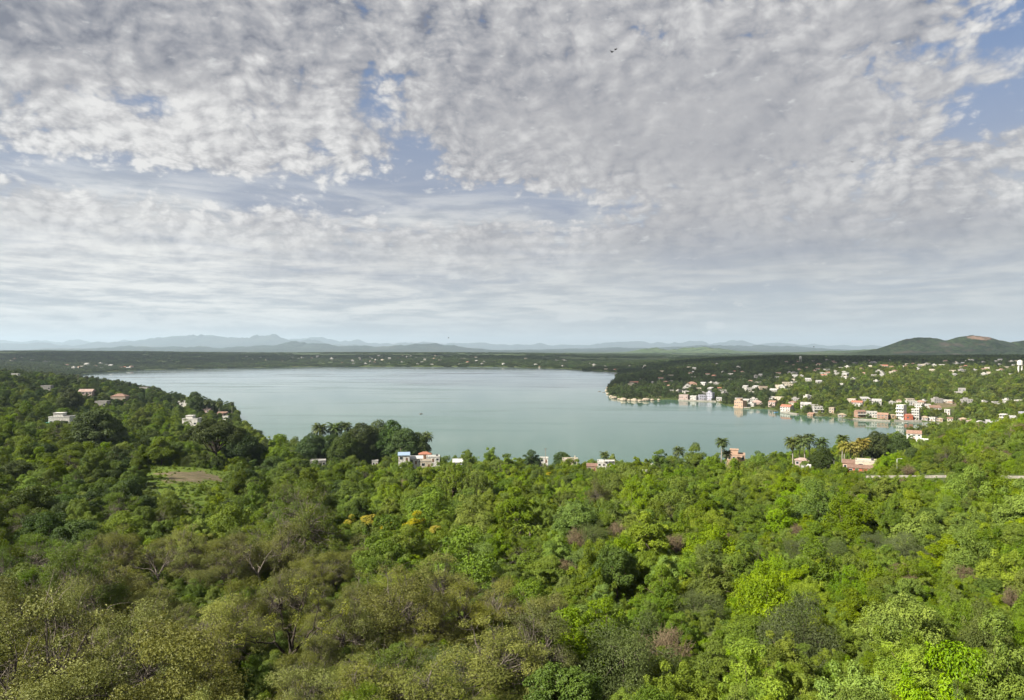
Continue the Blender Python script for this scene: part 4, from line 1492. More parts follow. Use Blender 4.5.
def town():
    rs = np.random.RandomState(5)
    for k, (wl, rf, kd, nm) in enumerate(TOWN_KINDS):
        mb = MB()
        w, d, h = 11.0 + rs.rand() * 4, 9.0, (3.2 if k % 2 else 6.0)
        mb.box(-w / 2, w / 2, -d / 2, d / 2, -3, h, 0)
        roof_mb(mb, kd, w, d, h, 1, 0)
        nr, nc = (1, 4) if k % 2 else (2, 4)
        for r in range(nr):
            for j in range(nc):
                window_mb(mb, -w / 2 + w * (j + 0.5) / nc, (r + 0.55) * h / nr, 1.9, 1.6, -d / 2, 3, 2)
        if k in (0, 4):
            mb.box(-w * 0.3, w * 0.1, -d * 0.2, d * 0.3, h + 0.22, h + 2.8, 0)
        TOWN_PROTO.append((mb.mesh("town_house", [WALL[wl], ROOF[rf], GLASS, FRAME]), w, h + 1.5, nm))
    regions = [(765, 1022, 361, 367, 42), (775, 1022, 366, 377, 40), (765, 880, 372, 386, 22), (690, 768, 364, 382, 18), (625, 692, 376, 393, 14), (700, 770, 382, 396, 10), (600, 690, 366, 373, 10), (765, 800, 384, 394, 5), (852, 950, 402, 416, 16), (738, 835, 397, 408, 12), (955, 1020, 405, 418, 8), (672, 725, 388, 397, 6),
               (245, 345, 356, 365, 14), (350, 440, 356, 365, 30), (440, 500, 356, 365, 10), (60, 135, 364, 371, 18), (0, 60, 357, 364, 6), (500, 610, 359, 368, 10)]
    taken = [(s[0], s[1]) for s in SITES]
    for (x0, x1, y0, y1, n) in regions:
        got = 0
        for _ in range(n * 30):
            if got == n:
                break
            px, py = x0 + (x1 - x0) * rs.rand(), y0 + (y1 - y0) * rs.rand()
            x, y, z = ground_at(px, py, ymin=900)
            if float(shore_dist(x, y)) < 10 or y > 5200:
                continue
            if any((x - a) ** 2 + (y - b) ** 2 < (9 + 0.006 * y) ** 2 for a, b in taken):
                continue
            taken.append((x, y))
            got += 1
            k = int(rs.choice(len(TOWN_KINDS), p=[.22, .09, .06, .06, .14, .19, .08, .06, .10]))
            s = 0.52 + 0.42 * rs.rand() + (0.35 if y > 2500 else 0)
            rz = facing(x, y) + rs.uniform(-0.8, 0.8)
            TOWN_SPOTS.append((k, x, y, z, s, rz))
            SITES.append((x, y, z, TOWN_PROTO[k][1] * s, TOWN_PROTO[k][2] * s, 0.22 + 0.25 * rs.rand() if y < 2500 else 0.7))


town()
HOUSE_ITEMS = []
for (k, x, y, z, s, rz) in TOWN_SPOTS:
    o = bpy.data.objects.new("house", TOWN_PROTO[k][0])
    o.location = (x, y, z)
    o.rotation_euler = (0, 0, rz)
    o.scale = (s, s, s)
    COL.objects.link(o)
    tag(o, None, "house", "houses of the lakeside town")
    HOUSE_ITEMS.append((o, TOWN_KINDS[k][3], x, y, z))
SITES_A = np.array(SITES)
_spx = 512 + F * SITES_A[:, 0] / SITES_A[:, 1]
_stop = 350 - F * (SITES_A[:, 2] + SITES_A[:, 4] - EYE) / SITES_A[:, 1]
_sbot = 350 - F * (SITES_A[:, 2] - EYE) / SITES_A[:, 1]
_swid = F * SITES_A[:, 3] / SITES_A[:, 1] * 0.5
VIEW_BOX = [(px - w, px + w, t, t + (b - t) * s[5], s[1]) for px, w, t, b, s in zip(_spx, _swid, _stop, _sbot, SITES_A)]


def free_of_houses(x, y, z, r, h, soft=0.75):
    """False where a plant would stand in a house or hide it: people keep the trees below their view"""
    x, y, z, r, h = (np.asarray(q, float) for q in (x, y, z, r, h))
    ok = np.ones(x.shape, bool)
    px, tw = 512 + F * x / y, F * r / y * soft
    top, bot = 350 - F * (z + h * 0.93 - EYE) / y, 350 - F * (z - EYE) / y
    for (a, b, t, bo, d), s in zip(VIEW_BOX, SITES):
        ok &= ((x - s[0]) ** 2 + (y - s[1]) ** 2) > (s[3] * 0.5 + r * 0.55) ** 2
        ok &= ~((y < d) & (px + tw > a) & (px - tw < b) & (top < bo) & (bot > t))
    return ok


# ---------------------------------------------------------------- small things
STEEL = plain("pole_pale_steel", (0.40, 0.40, 0.38), metal=0.0, rough=0.5)
POLEWOOD = plain("pole_wood", (0.13, 0.10, 0.075), var=0.3)
CONC = plain("concrete_wall", (0.20, 0.185, 0.16), var=0.3, scale=0.4)


def lamp_post(label, px, dist, py_top):
    x, y, z = at(px, dist)
    h = EYE - (py_top - 350) / F * dist - z
    root = empty("street_lamp", (x, y, z), facing(x, y))
    tag(root, label, "street lamp")
    mb = MB()
    mb.tube([(0, 0, -0.5), (0, 0, h * 0.6), (0, 0, h)], [0.16, 0.12, 0.09], 8)
    mb.build("pole", [STEEL], root, True)
    mb = MB()
    mb.tube([(0, 0, h - 0.05), (0.6, 0, h + 0.25), (1.4, 0, h + 0.3)], [0.06, 0.05, 0.05], 6)
    mb.build("arm", [STEEL], root, True)
    mb = MB()
    mb.box(1.2, 1.9, -0.14, 0.14, h + 0.2, h + 0.36)
    mb.build("lamp_head", [STEEL], root)


def utility_pole(label, px, dist, py_top):
    x, y, z = at(px, dist)
    h = EYE - (py_top - 350) / F * dist - z
    root = empty("utility_pole", (x, y, z), 0.4)
    tag(root, label, "pole")
    mb = MB()
    mb.tube([(0, 0, -0.5), (0, 0, h)], [0.18, 0.12], 8)
    mb.build("pole", [POLEWOOD], root, True)
    for dz in (0.5, 1.3):
        mb = MB()
        mb.box(-0.9, 0.9, -0.07, 0.07, h - dz, h - dz + 0.13)
        mb.build("crossarm", [POLEWOOD], root)


lamp_post("pale street lamp standing beside the concrete wall", 897, 290, 459)
utility_pole("thin dark utility pole rising from the shore trees at mid lake", 545.5, 430, 448)
utility_pole("grey mast standing over the headland woods against the far lake end", 78, 900, 374)
utility_pole("thin pole beside the lakeside house cluster", 400.5, 420, 448)


def concrete_wall(label, spans, dist):
    """a low wall following the road across the slope"""
    pts = []
    for px, py in spans:
        dd = np.linspace(190, 350, 161)
        zz = hz((px - 512) / F * dd, dd)
        k = int(np.argmin(np.abs(350 - F * (zz + 0.7 - EYE) / dd - py)))
        x, y, z = at(px, float(dd[k]))
        pts.append((x, y, z, z + 0.7))
    root = empty("concrete_wall", pts[0][:3], 0)
    tag(root, label, "wall")
    ox, oy, oz = pts[0][:3]
    for nm, lo, up, th in (("wall_panel", None, 0.0, 0.15), ("coping", 0.003, 0.16, 0.22)):
        mb = MB()
        for (x0, y0, z0, t0), (x1, y1, z1, t1) in zip(pts, pts[1:]):
            q = []
            for x, y, z, t in ((x0, y0, z0, t0), (x1, y1, z1, t1)):
                b = (min(z, t - 1.5) - 1.2) if lo is None else t + lo
                q.append([(x - ox, y - oy - th, b - oz), (x - ox, y - oy + th, b - oz), (x - ox, y - oy + th, t + up - oz), (x - ox, y - oy - th, t + up - oz)])
            for i in range(4):
                j = (i + 1) % 4
                mb.face([q[0][i], q[1][i], q[1][j], q[0][j]], 0)
            mb.face(q[0], 0)
            mb.face(q[1][::-1], 0)
        mb.build(nm, [CONC], root)


concrete_wall("long pale concrete wall along the road across the eastern slope", [(866, 476.2), (885, 476.0), (905, 475.6), (925, 475.8), (946, 475.6)], 282)
concrete_wall("short pale concrete wall at the eastern edge of the slope", [(1000, 476), (1012, 476.2), (1024, 476.6), (1040, 477)], 236)


def water_tower(label, px, py, hpx, wpx):
    x, y, z = ground_at(px, py, ymin=900)
    h, w = hpx * y / F, wpx * y / F
    root = empty("water_tower", (x, y, z))
    tag(root, label, "water tower")
    mb = MB()
    mb.tube([(0, 0, h * 0.55), (0, 0, h * 0.62), (0, 0, h * 0.9), (0, 0, h)], [w * 0.3, w * 0.5, w * 0.5, w * 0.12], 14)
    mb.build("tank", [WALL["white"]], root)
    for i in range(4):
        a = i * math.pi / 2 + 0.4
        mb = MB()
        mb.tube([(math.cos(a) * w * 0.45, math.sin(a) * w * 0.45, -2), (math.cos(a) * w * 0.36, math.sin(a) * w * 0.36, h * 0.58)], [w * 0.09, w * 0.08], 6)
        mb.build("leg", [WALL["white"]], root)
    SITES.append((x, y, z, w, h, 0.8))
    t = 350 - F * (z + h - EYE) / y
    VIEW_BOX.append((px - wpx / 2, px + wpx / 2, t, t + hpx * 0.8, y))


water_tower("slim white water tower on the plateau before the hills", 800.5, 363, 7, 2.4)
water_tower("white water tower at the eastern edge of the town", 1020, 373, 13, 5)


def fishing_boat(label, px, py, hull, L, turn):
    y = EYE * F / (py - 350)
    x = (px - 512) / F * y
    root = empty("rowing_boat", (x, y, 0.05), turn)
    tag(root, label, "boat")
    n, W, D = 9, L * 0.16, 0.55
    mb = MB()
    rows = []
    for i in range(n):
        f = i / (n - 1) * 2 - 1
        w = W * (1 - abs(f) ** 2.6) + 0.02
        zt = D + 0.25 * f * f
        rows.append([(f * L / 2, -w, zt), (f * L / 2, -w * 0.6, -0.15), (f * L / 2, w * 0.6, -0.15), (f * L / 2, w, zt), (f * L / 2, w * 0.85, zt), (f * L / 2, w * 0.5, 0.05), (f * L / 2, -w * 0.5, 0.05), (f * L / 2, -w * 0.85, zt)])
    for a, b in zip(rows, rows[1:]):
        for j in range(8):
            k = (j + 1) % 8
            mb.face([a[j], a[k], b[k], b[j]])
    mb.face(rows[0])
    mb.face(rows[-1][::-1])
    mb.build("hull", [hull], root)
    for f in (-0.22, 0.18):
        mb = MB()
        mb.box(f * L - 0.14, f * L + 0.14, -W * 0.75, W * 0.75, D * 0.62, D * 0.62 + 0.06)
        mb.build("thwart", [WOOD], root)


fishing_boat("lone rowing boat out on the open lake", 421, 414, WALL["brown"], 3.6, 0.4)
fishing_boat("dark boat moored just off the tip of the wooded cape", 599.5, 391.5, WALL["brown"], 5.0, 0.2)
fishing_boat("paler boat moored nearest the tip of the wooded cape", 603.5, 392.5, WALL["grey"], 5.5, -0.3)
fishing_boat("white boat moored in front of the brown gabled bay house", 853, 419.8, WALL["white"], 6.5, 0.1)

def quay_wall(label, p0, p1, h):
    q = []
    for px, py in (p0, p1):
        y = EYE * F / (py - 350)
        q.append(((px - 512) / F * y, y))
    (x0, y0), (x1, y1) = q
    L = math.hypot(x1 - x0, y1 - y0)
    root = empty("quay_wall", ((x0 + x1) / 2, (y0 + y1) / 2, 0), math.atan2(y1 - y0, x1 - x0))
    tag(root, label, "quay wall")
    mb = MB()
    mb.box(-L / 2, L / 2, 0, 3.0, -2.5, h)
    mb.build("wall", [CONC], root)
    mb = MB()
    mb.box(-L / 2 - 0.1, L / 2 + 0.1, -0.15, 3.1, h + 0.003, h + 0.2)
    mb.build("coping", [ROOF["flatgrey"]], root)


quay_wall("quay wall under the orange lakeside villa", (733, 407.4), (750, 408.6), 1.3)
quay_wall("quay wall in front of the pale pink and lilac cape houses", (678, 400.4), (716, 402.0), 1.5)
quay_wall("quay wall in front of the white house with orange roof", (781, 412.6), (797, 415.0), 1.3)
quay_wall("quay wall below the red gabled brown house", (853, 419.9), (890, 421.9), 1.4)
quay_wall("quay wall below the tall white block", (895, 421.9), (922, 422.4), 1.8)


def jetty(label, px, py, L, turn):
    y = EYE * F / (py - 350)
    root = empty("jetty", ((px - 512) / F * y, y, 0), turn)
    tag(root, label, "jetty")
    mb = MB()
    for k in range(int(L / 0.5)):
        mb.box(-0.9, 0.9, -k * 0.5 - 0.46, -k * 0.5, 0.75, 0.85)
    mb.build("deck", [POLEWOOD], root)
    for k in range(0, int(L) + 1, 3):
        for sx in (-0.8, 0.8):
            mb = MB()
            mb.tube([(sx, -k - 0.2, -2.0), (sx, -k - 0.2, 1.5)], [0.12, 0.11], 6)
            mb.build("post", [POLEWOOD], root)


jetty("wooden jetty in front of the reddish bay house", 771, 410.8, 12, 0.3)
jetty("wooden jetty between thatched shelter and brown gabled house", 848, 419.6, 10, 0.5)
jetty("wooden jetty by the palapa house", 929, 422.6, 9, 0.2)
fishing_boat("white boat moored by the palapa jetty", 934, 423.4, WALL["white"], 6.0, 0.3)
fishing_boat("blue boat moored by the reddish house jetty", 776, 412.6, WALL["blue"], 6.0, 0.2)
fishing_boat("white boat in the shade of the tall white block", 905, 423.2, WALL["white"], 7.0, 0.0)
STONE = plain("rock_tan", (0.26, 0.22, 0.17), var=0.4, scale=0.6)


def rock(label, px, py, r, seed):
    y = EYE * F / (py - 350)
    x = (px - 512) / F * y
    rs = np.random.RandomState(seed)
    mb = MB()
    nl, nr = 7, 11
    off = rs.rand() * 50
    rows = []
    for i in range(nl):
        th = math.pi * i / (nl - 1)
        rw = []
        for j in range(nr):
            ph = 2 * math.pi * j / nr
            k = 1 + 0.9 * float(fbm(np.array(math.cos(ph) * math.sin(th) * 1.3 + off), np.array(math.sin(ph) * math.sin(th) * 1.3 + math.cos(th) + off), 3))
            rw.append((math.sin(th) * math.cos(ph) * r * 1.35 * k, math.sin(th) * math.sin(ph) * r * k, math.cos(th) * r * 0.62 * k))
        rows.append(rw)
    for a, b in zip(rows, rows[1:]):
        for j in range(nr):
            k = (j + 1) % nr
            mb.face([a[j], b[j], b[k], a[k]])
    o = mb.build("boulder", [STONE])
    o.location = (x, y, r * 0.25)
    o.rotation_euler = (0, 0, rs.rand() * 6)
    tag(o, label, "rock", "boulders along the cape shore")


_rk = [(607.3, 388, 2.6), (606.8, 391, 3.4), (608.5, 394.2, 3.0), (611.5, 397, 3.6), (614.5, 398.6, 4.2), (619, 399.8, 3.0), (623.5, 400.5, 4.6), (629, 400.8, 3.2), (634, 401, 4.4), (640, 401.1, 3.0), (646, 400.9, 4.8), (652, 400.6, 3.2), (659, 400.2, 2.8)]
_rn = ["first boulder round the seaward side of the cape", "second boulder round the seaward side of the cape", "boulder at the western point of the cape", "boulder just past the western point", "large boulder at the turn of the cape shore", "low boulder past the turn of the cape shore", "broad tan boulder on the south cape shore", "small boulder beside the broad tan one", "long boulder midway on the south cape shore", "low boulder midway on the south cape shore", "biggest boulder of the south cape shore", "boulder next to the biggest one", "last boulder before the cape quay"]
for _i, ((_a, _b, _r), _l) in enumerate(zip(_rk, _rn)):
    rock(_l, _a, _b, _r, _i)

BIRD = plain("bird_dark_plumage", (0.012, 0.012, 0.014), var=0.1)


def bird(label, px, py, dist, span, bank, turn, flap):
    """one continuous body: tail, trunk, head and two bent wings"""
    mb = MB()
    s = span
    st = [(-0.32, 0.10, 0.012), (-0.20, 0.045, 0.03), (-0.05, 0.075, 0.065), (0.10, 0.065, 0.06), (0.20, 0.035, 0.035), (0.26, 0.040, 0.038), (0.30, 0.015, 0.014), (0.34, 0.004, 0.004)]
    rings = []
    for x, w, h in st:
        rings.append([(x * s, math.cos(a) * w * s, math.sin(a) * h * s) for a in [i * math.pi / 4 for i in range(8)]])
    for a, b in zip(rings, rings[1:]):
        for j in range(8):
            k = (j + 1) % 8
            mb.face([a[j], b[j], b[k], a[k]])
    mb.face(rings[0])
    mb.face(rings[-1][::-1])
    for sg in (-1, 1):
        prof = [(0.04, 0.12, -0.07, 0.02), (0.22, 0.16, -0.05, 0.02 + flap * 0.18), (0.36, 0.10, -0.06, 0.02 + flap * 0.24), (0.50, -0.04, -0.10, 0.02 + flap * 0.20)]
        up, dn = [], []
        for (yy, xl, xt, zz) in prof:
            up.append([(xl * s, sg * yy * s, zz * s), (xt * s, sg * yy * s, zz * s)])
        for a, b in zip(up, up[1:]):
            t = 0.012 * s
            mb.face([a[0], a[1], b[1], b[0]])
            q = [(p[0], p[1], p[2] - t) for p in (a[0], b[0], b[1], a[1])]
            mb.face(q)
            mb.face([a[0], b[0], q[1], q[0]])
            mb.face([a[1], (a[1][0], a[1][1], a[1][2] - t), q[2], b[1]])
    o = mb.build("bird", [BIRD])
    o.location = ((px - 512) / F * dist, dist, EYE + (350 - py) / F * dist)
    o.rotation_euler = (bank, 0.15, turn)
    tag(o, label, "bird")


bird("dark bird flying high against the clouds, lower of the close pair", 611.5, 52, 120, 1.0, 0.5, 0.7, 0.9)
bird("dark bird flying high against the clouds, upper of the close pair", 616, 49.5, 118, 1.0, -0.5, 2.4, 0.7)
bird("single tiny bird in the clouds over the bay town", 852, 162, 210, 0.9, 0.3, 1.2, 0.6)
bird("tiny bird gliding just above the far shore at mid lake", 448.5, 338, 260, 1.0, 0.4, 0.3, 0.6)
bird("tiny bird low over the plateau beside the wooded hill", 814, 347, 260, 1.0, -0.4, 2.9, 0.6)


# ---------------------------------------------------------------- bare and grassy ground
def ground_patch(name, poly, material, lift):
    """an irregular sheet laid on the ground; poly in metres"""
    poly = np.array(poly)
    cx, cy = poly.mean(0)
    mb = MB()
    rs = np.random.RandomState(len(poly))
    nrad, nang = 12, 64
    ang = np.linspace(0, 2 * np.pi, nang, endpoint=False)
    pa = np.arctan2(poly[:, 1] - cy, poly[:, 0] - cx)
    pr = np.hypot(poly[:, 0] - cx, poly[:, 1] - cy)
    o_ = np.argsort(pa)
    rr = np.interp(ang, np.concatenate([pa[o_] - 2 * np.pi, pa[o_], pa[o_] + 2 * np.pi]), np.tile(pr[o_], 3))
    rr = rr * (1 + 0.35 * fbm(np.cos(ang) * 3 + cx, np.sin(ang) * 3 + cy, 4))
    f = np.linspace(0, 1, nrad)
    X = cx + f[:, None] * rr * np.cos(ang)
    Y = cy + f[:, None] * rr * np.sin(ang)
    Z = hz(X, Y) + lift - 0.12 * (f[:, None] > 0.99)
    V = np.stack([X, Y, Z], -1).reshape(-1, 3)
    fc = []
    for i in range(nrad - 1):
        for j in range(nang):
            k = (j + 1) % nang
            fc.append([i * nang + j, i * nang + k, (i + 1) * nang + k, (i + 1) * nang + j])
    me = np_mesh(name, V, np.array(fc).ravel(), np.full(len(fc), 4), [material], smooth=True)
    rim = me.attributes.new("rim", "FLOAT", "POINT")
    rim.data.foreach_set("value", np.repeat(f, nang).astype(np.float32))
    return link(bpy.data.objects.new(name, me), None, kind="structure")


def m_dirt(g):
    pos = g.n("ShaderNodeNewGeometry").outputs["Position"]
    a, b = g.noise(pos, 0.25, 6, 0.65), g.noise(pos, 1.5, 5, 0.6)
    col = g.mix(g.ss(a, 0.35, 0.62), (0.085, 0.062, 0.042), (0.150, 0.112, 0.078))
    col = g.mix(g.ss(b, 0.45, 0.62, 0, 0.7), col, (0.06, 0.085, 0.020))
    rim = g.n("ShaderNodeAttribute", attribute_name="rim").outputs["Fac"]
    edge = g.m("ADD", rim, g.m("MULTIPLY", g.m("SUBTRACT", g.noise(pos, 0.16, 6, 0.65), 0.5), 1.3))
    col = g.mix(g.ss(edge, 0.72, 0.98), col, g.mix(b, (0.050, 0.080, 0.012), (0.095, 0.122, 0.020)))
    finish(g, bsdf(g, col, 0.95, bump(g, b, 0.5, 0.1), 0.1))


def m_grass(g):
    pos = g.n("ShaderNodeNewGeometry").outputs["Position"]
    a, b = g.noise(pos, 0.18, 6, 0.65), g.noise(pos, 1.8, 5, 0.7)
    col = g.mix(g.ss(a, 0.35, 0.65), (0.055, 0.092, 0.012), (0.105, 0.138, 0.020))
    col = g.mix(g.ss(b, 0.45, 0.7, 0, 0.5), col, (0.040, 0.065, 0.012))
    finish(g, bsdf(g, col, 0.95, bump(g, b, 0.7, 0.25), 0.1))


def poly_px(pts):
    return [ground_at(px, py)[:2] for px, py in pts]


ground_patch("meadow", poly_px([(138, 461), (168, 458), (215, 462), (238, 470), (230, 482), (212, 500), (196, 520), (178, 506), (158, 484), (146, 472)]), mat("meadow_grass", m_grass), 0.14)
ground_patch("dirt_field", poly_px([(166, 477), (176, 472), (190, 473), (203, 470), (216, 475), (207, 481), (196, 485), (182, 483), (172, 485)]), mat("dirt", m_dirt), 0.30)
ground_patch("dirt_yard", poly_px([(936, 401), (946, 398), (957, 402), (953, 408), (942, 409)]), mat("dirt", m_dirt), 0.5)
ground_patch("grass_clearing", poly_px([(756, 530), (768, 526), (782, 530), (778, 537), (762, 538)]), mat("meadow_grass", m_grass), 0.14)
VIEW_BOX += [(165, 216, 470, 484, 290), (148, 226, 463, 487, 320), (182, 206, 487, 512, 230), (868, 946, 475.5, 477.6, 330), (1004, 1024, 475.5, 477.6, 330), (758, 780, 530, 536, 170), (938, 954, 401, 408, 900)]
SITES += [(0, -500, 0, 0, 0, 0)] * 6


# ---------------------------------------------------------------- planting
PLANT_CAT = {"leafy_tree": "tree", "vine_shrub": "shrub", "acacia_tree": "tree", "grey_shrub": "shrub", "dry_shrub": "shrub", "flowering_shrub": "shrub", "shade_tree": "tree", "umbrella_tree": "tree",
             "column_tree": "tree", "bare_tree": "tree", "palm_tree": "palm", "banana_plant": "plant", "distant_tree": "tree", "bay_tree": "tree"}
ITEMS = []      # plants that are objects of their own


def plant(kind, var, x, y, z, rz, s, label=None, stretch=(1, 1, 1)):
    p = PROTO[kind][var]
    root = bpy.data.objects.new(kind, None)
    root.empty_display_size = 0.5
    root.location = (x, y, z)
    root.rotation_euler = (0, 0, rz)
    root.scale = (s * stretch[0], s * stretch[1], s * stretch[2])
    COL.objects.link(root)
    root["category"] = PLANT_CAT[kind]
    parts = [("crown", p["crown"])] + ([("trunk", p["trunk"])] if p["trunk"] is not None else []) + ([p["extra"]] if p["extra"] else [])
    first = None
    for nm, me in parts:
        o = bpy.data.objects.new(nm, me)
        COL.objects.link(o)
        o.parent = root
        first = first or o
    p.setdefault("obj", first)
    if label:
        root["label"] = label
    else:
        ITEMS.append(dict(o=root, kind=kind, tone=p["tone"], x=x, y=y, z=z, h=p["H"] * s * stretch[2], r=p["R"] * s))
    return root


FIXED = []      # spots that are taken: x, y, radius


def special(kind, var, px, py_base=None, dist=None, top=None, s=None, label=None, turn=None, stretch=(1, 1, 1)):
    if dist is None:
        x, y, z = ground_at(px, py_base)
    else:
        x, y, z = at(px, dist)
    p = PROTO[kind][var]
    if top is not None:
        s = max(0.25, (EYE - (top - 350) / F * y - z) / (p["H"] * stretch[2]))
    FIXED.append((x, y, p["R"] * s * 0.8))
    t = 350 - F * (z + p["H"] * s * stretch[2] - EYE) / y
    w = F * p["R"] * s / y
    VIEW_BOX.append((px - w * 0.6, px + w * 0.6, t, t + (p["H"] * s * F / y) * (0.62 if kind != "palm_tree" else 0.5), y - 0.5))
    SITES.append((0, -500, 0, 0, 0, 0))
    return plant(kind, var, x, y, z, random.uniform(0, 6.28) if turn is None else turn, s, label, stretch)


SP = special
# palms
SP("palm_tree", 0, 721, dist=405, top=437, label="tallest palm on the near shore, standing alone against the lake")
SP("palm_tree", 1, 726, dist=410, top=449, label="short palm right beside the tallest shore palm")
SP("palm_tree", 1, 679, dist=400, top=446, label="broad dark palm on the shore above the white hut")
SP("palm_tree", 1, 604, dist=415, top=451, label="small palm behind the long white roof")
SP("palm_tree", 0, 426, dist=470, top=431, label="lone slim palm at the tip of the dark shore trees")
SP("palm_tree", 1, 320, dist=484, top=422.5, label="small palm above the whitish flat shore house")
SP("palm_tree", 1, 336, dist=490, top=421.5, label="first of two palms against the dark shore trees")
SP("palm_tree", 0, 343, dist=492, top=421, label="second palm against the dark shore trees")
SP("palm_tree", 0, 232, dist=850, top=401.5, label="lone palm at the very tip of the western headland")
for px, tp, d_, lb in ((793, 436, 405, "dark palm at the lake side of the dark palm group"), (799, 434, 408, "tall central palm of the dark palm group"), (805, 437, 400, "low palm inside the dark palm group"), (810, 433, 412, "slim palm ending the dark palm group"), (821, 437, 400, "single dark palm between palm group and yellowish palms"), (842, 434, 395, "dark palm above the yellowish palms")):
    SP("palm_tree", 0 if tp < 436 else 1, px, dist=d_, top=tp, label=lb)
for px, tp, lb in ((844, 441, "yellowish palm just below the dark one"), (851, 442, "second yellowish palm of the row"), (857, 440, "third yellowish palm of the row"), (862, 437, "yellowish palm leaning on the tall dark tree"), (854, 448, "lowest yellowish palm of the row")):
    SP("palm_tree", 2, px, dist=388, top=tp, label=lb)
for px, tp, lb in ((207, 399.5, "dark palm behind the narrow white headland house"), (213, 400.5, "headland palm standing nearest the pink roof"), (182, 399, "palm above the long white headland house"), (219, 401, "headland palm beside the terracotta roofed house")):
    SP("palm_tree", 1, px, dist=800, top=tp, label=lb)
# big dark trees
for v, px, d_, tp, lb, st in ((0, 360, 470, 424, "dark dense tree at the inner side of the shore grove", (1, 1, 1)), (1, 376, 480, 420.5, "highest dark dense tree of the shore grove", (1.1, 1.1, 1)), (2, 391, 476, 421, "dark dense tree next to the highest of the shore grove", (1, 1, 1)), (3, 404, 460, 428, "dark dense tree at the lake side of the shore grove", (1.1, 1.1, 1)), (0, 416, 464, 433, "lowest dark dense tree of the shore grove beside the slim palm", (1, 1, 1)),
                          (1, 345, 455, 432, "dark dense tree below two palms of the shore grove", (1, 1, 1)), (2, 312, 470, 434, "dark dense tree beside the small shore palm", (1, 1, .8)), (3, 330, 475, 434, "dark dense tree between the shore palms", (1, 1, .8)),
                          (0, 875, 400, 432, "tallest dark dense tree beside the yellowish palms", (1, 1, 1)), (1, 897, 395, 433, "broad dark dense tree above the concrete wall", (1, 1, 1)), (2, 822, 378, 447, "round dark dense tree in front of the yellowish palms", (.9, .9, .8)), (3, 912, 370, 447, "low dark dense tree next to the white bay end house", (1, 1, .8)),
                          (0, 195, 820, 392, "rounded dark tree crowning the western headland", (1, 1, 1)), (1, 208, 830, 399, "dark tree on the outer western headland", (1, 1, .8)), (2, 70, 640, 389, "darkest tree on the upper western slope", (1.2, 1.2, 1)), (3, 63, 610, 396, "dark tree just below the darkest one of the western slope", (1, 1, 1))):
    SP("shade_tree", v, px, dist=d_, top=tp, label=lb, stretch=st)
SP("umbrella_tree", 0, 214, dist=330, top=420, label="wide dark umbrella tree with forking limbs above the dirt field", stretch=(0.85, 0.85, 1))
SP("shade_tree", 0, 98, dist=380, top=410, label="broad olive green tree in the middle of the western slope", stretch=(1.1, 1.1, 0.9))
SP("shade_tree", 1, 243, dist=390, top=431, label="rounded tree between umbrella tree and lake", stretch=(1, 1, 0.8))
SP("leafy_tree", 0, 468, dist=412, top=448, label="slim round tree standing alone on the shore beside the pale blue house", stretch=(0.55, 0.55, 1))
SP("leafy_tree", 3, 532, dist=430, top=449.5, label="round dark green tree at the shore beside the utility pole")
SP("leafy_tree", 5, 563, dist=432, top=450.5, label="low dark tree behind the beige shore house")
SP("leafy_tree", 2, 660, dist=400, top=451, label="bushy shore tree between broad palm and beige house")
# notable plants of the open slope
SP("column_tree", 0, 452, 505, s=1.7, label="tree with upright columns of dense leaves behind the yellow flowers")
SP("column_tree", 1, 476, 506, s=1.5, label="second column leaved tree next to the first")
SP("leafy_tree", 1, 705, 527, s=1.15, label="tall bright green tree rising over the middle of the slope", stretch=(1, 1, 1.15))
SP("leafy_tree", 0, 722, 520, s=1.0, label="dark green companion just behind the tall bright tree")
SP("flowering_shrub", 0, 368, 533, s=1.35, label="shrub with orange yellow blossom beside the big dark bush")
SP("flowering_shrub", 1, 415, 537, s=1.35, label="shrub with the brightest yellow blossom in mid slope")
SP("flowering_shrub", 1, 350, 531, s=0.9, label="small yellow blossoming shrub left of the orange blossom one")
SP("flowering_shrub", 0, 385, 535, s=1.0, label="yellow blossoming shrub between the two brightest")
SP("flowering_shrub", 0, 434, 538, s=0.9, label="low yellow blossoming shrub right of the brightest")
SP("flowering_shrub", 0, 548, dist=372, s=0.9, label="golden flowering shrub near the shore houses")
SP("dry_shrub", 0, 617, 541, s=1.15, label="pinkish brown leafless shrub in mid slope")
SP("dry_shrub", 1, 676, 553, s=1.2, label="wide brown dry shrub below the tall bright tree", stretch=(1.3, 1, .9))
SP("dry_shrub", 2, 669, 668, s=1.0, label="large reddish brown dry shrub low on the slope", stretch=(1, 1, 1.2))
SP("dry_shrub", 0, 640, 668, s=0.8, label="smaller dry shrub leaning on the reddish brown one")
SP("dry_shrub", 1, 797, 537, s=0.8, label="pale dry shrub against the grey domes")
SP("dry_shrub", 2, 963, 585, s=0.9, label="whitish dry shrub in the bright eastern scrub")
SP("dry_shrub", 0, 1012, 612, s=0.8, label="brown dry shrub at the eastern edge")
SP("grey_shrub", 0, 800, 556, s=1.1, label="soft grey green dome beside the pale dry shrub")
SP("grey_shrub", 1, 832, 563, s=1.3, label="middle one of the three soft grey green domes")
SP("grey_shrub", 2, 903, 562, s=1.5, label="widest soft grey green dome on the eastern slope")
SP("grey_shrub", 0, 875, 548, s=1.0, label="small grey green dome behind the widest one")
SP("grey_shrub", 1, 628, 690, s=1.5, label="big grey green dome low on the slope beside the reddish dry shrub", stretch=(1, 1, 1.2))
SP("grey_shrub", 2, 800, 660, s=1.5, label="big grey green dome low on the eastern slope", stretch=(1, 1, 1.2))
SP("grey_shrub", 0, 700, 620, s=1.1, label="grey brown dome above the reddish dry shrub")
SP("bare_tree", 0, 288, 672, s=1.7, label="bare tree with thick dark twisted limbs low on the slope", turn=1.0)
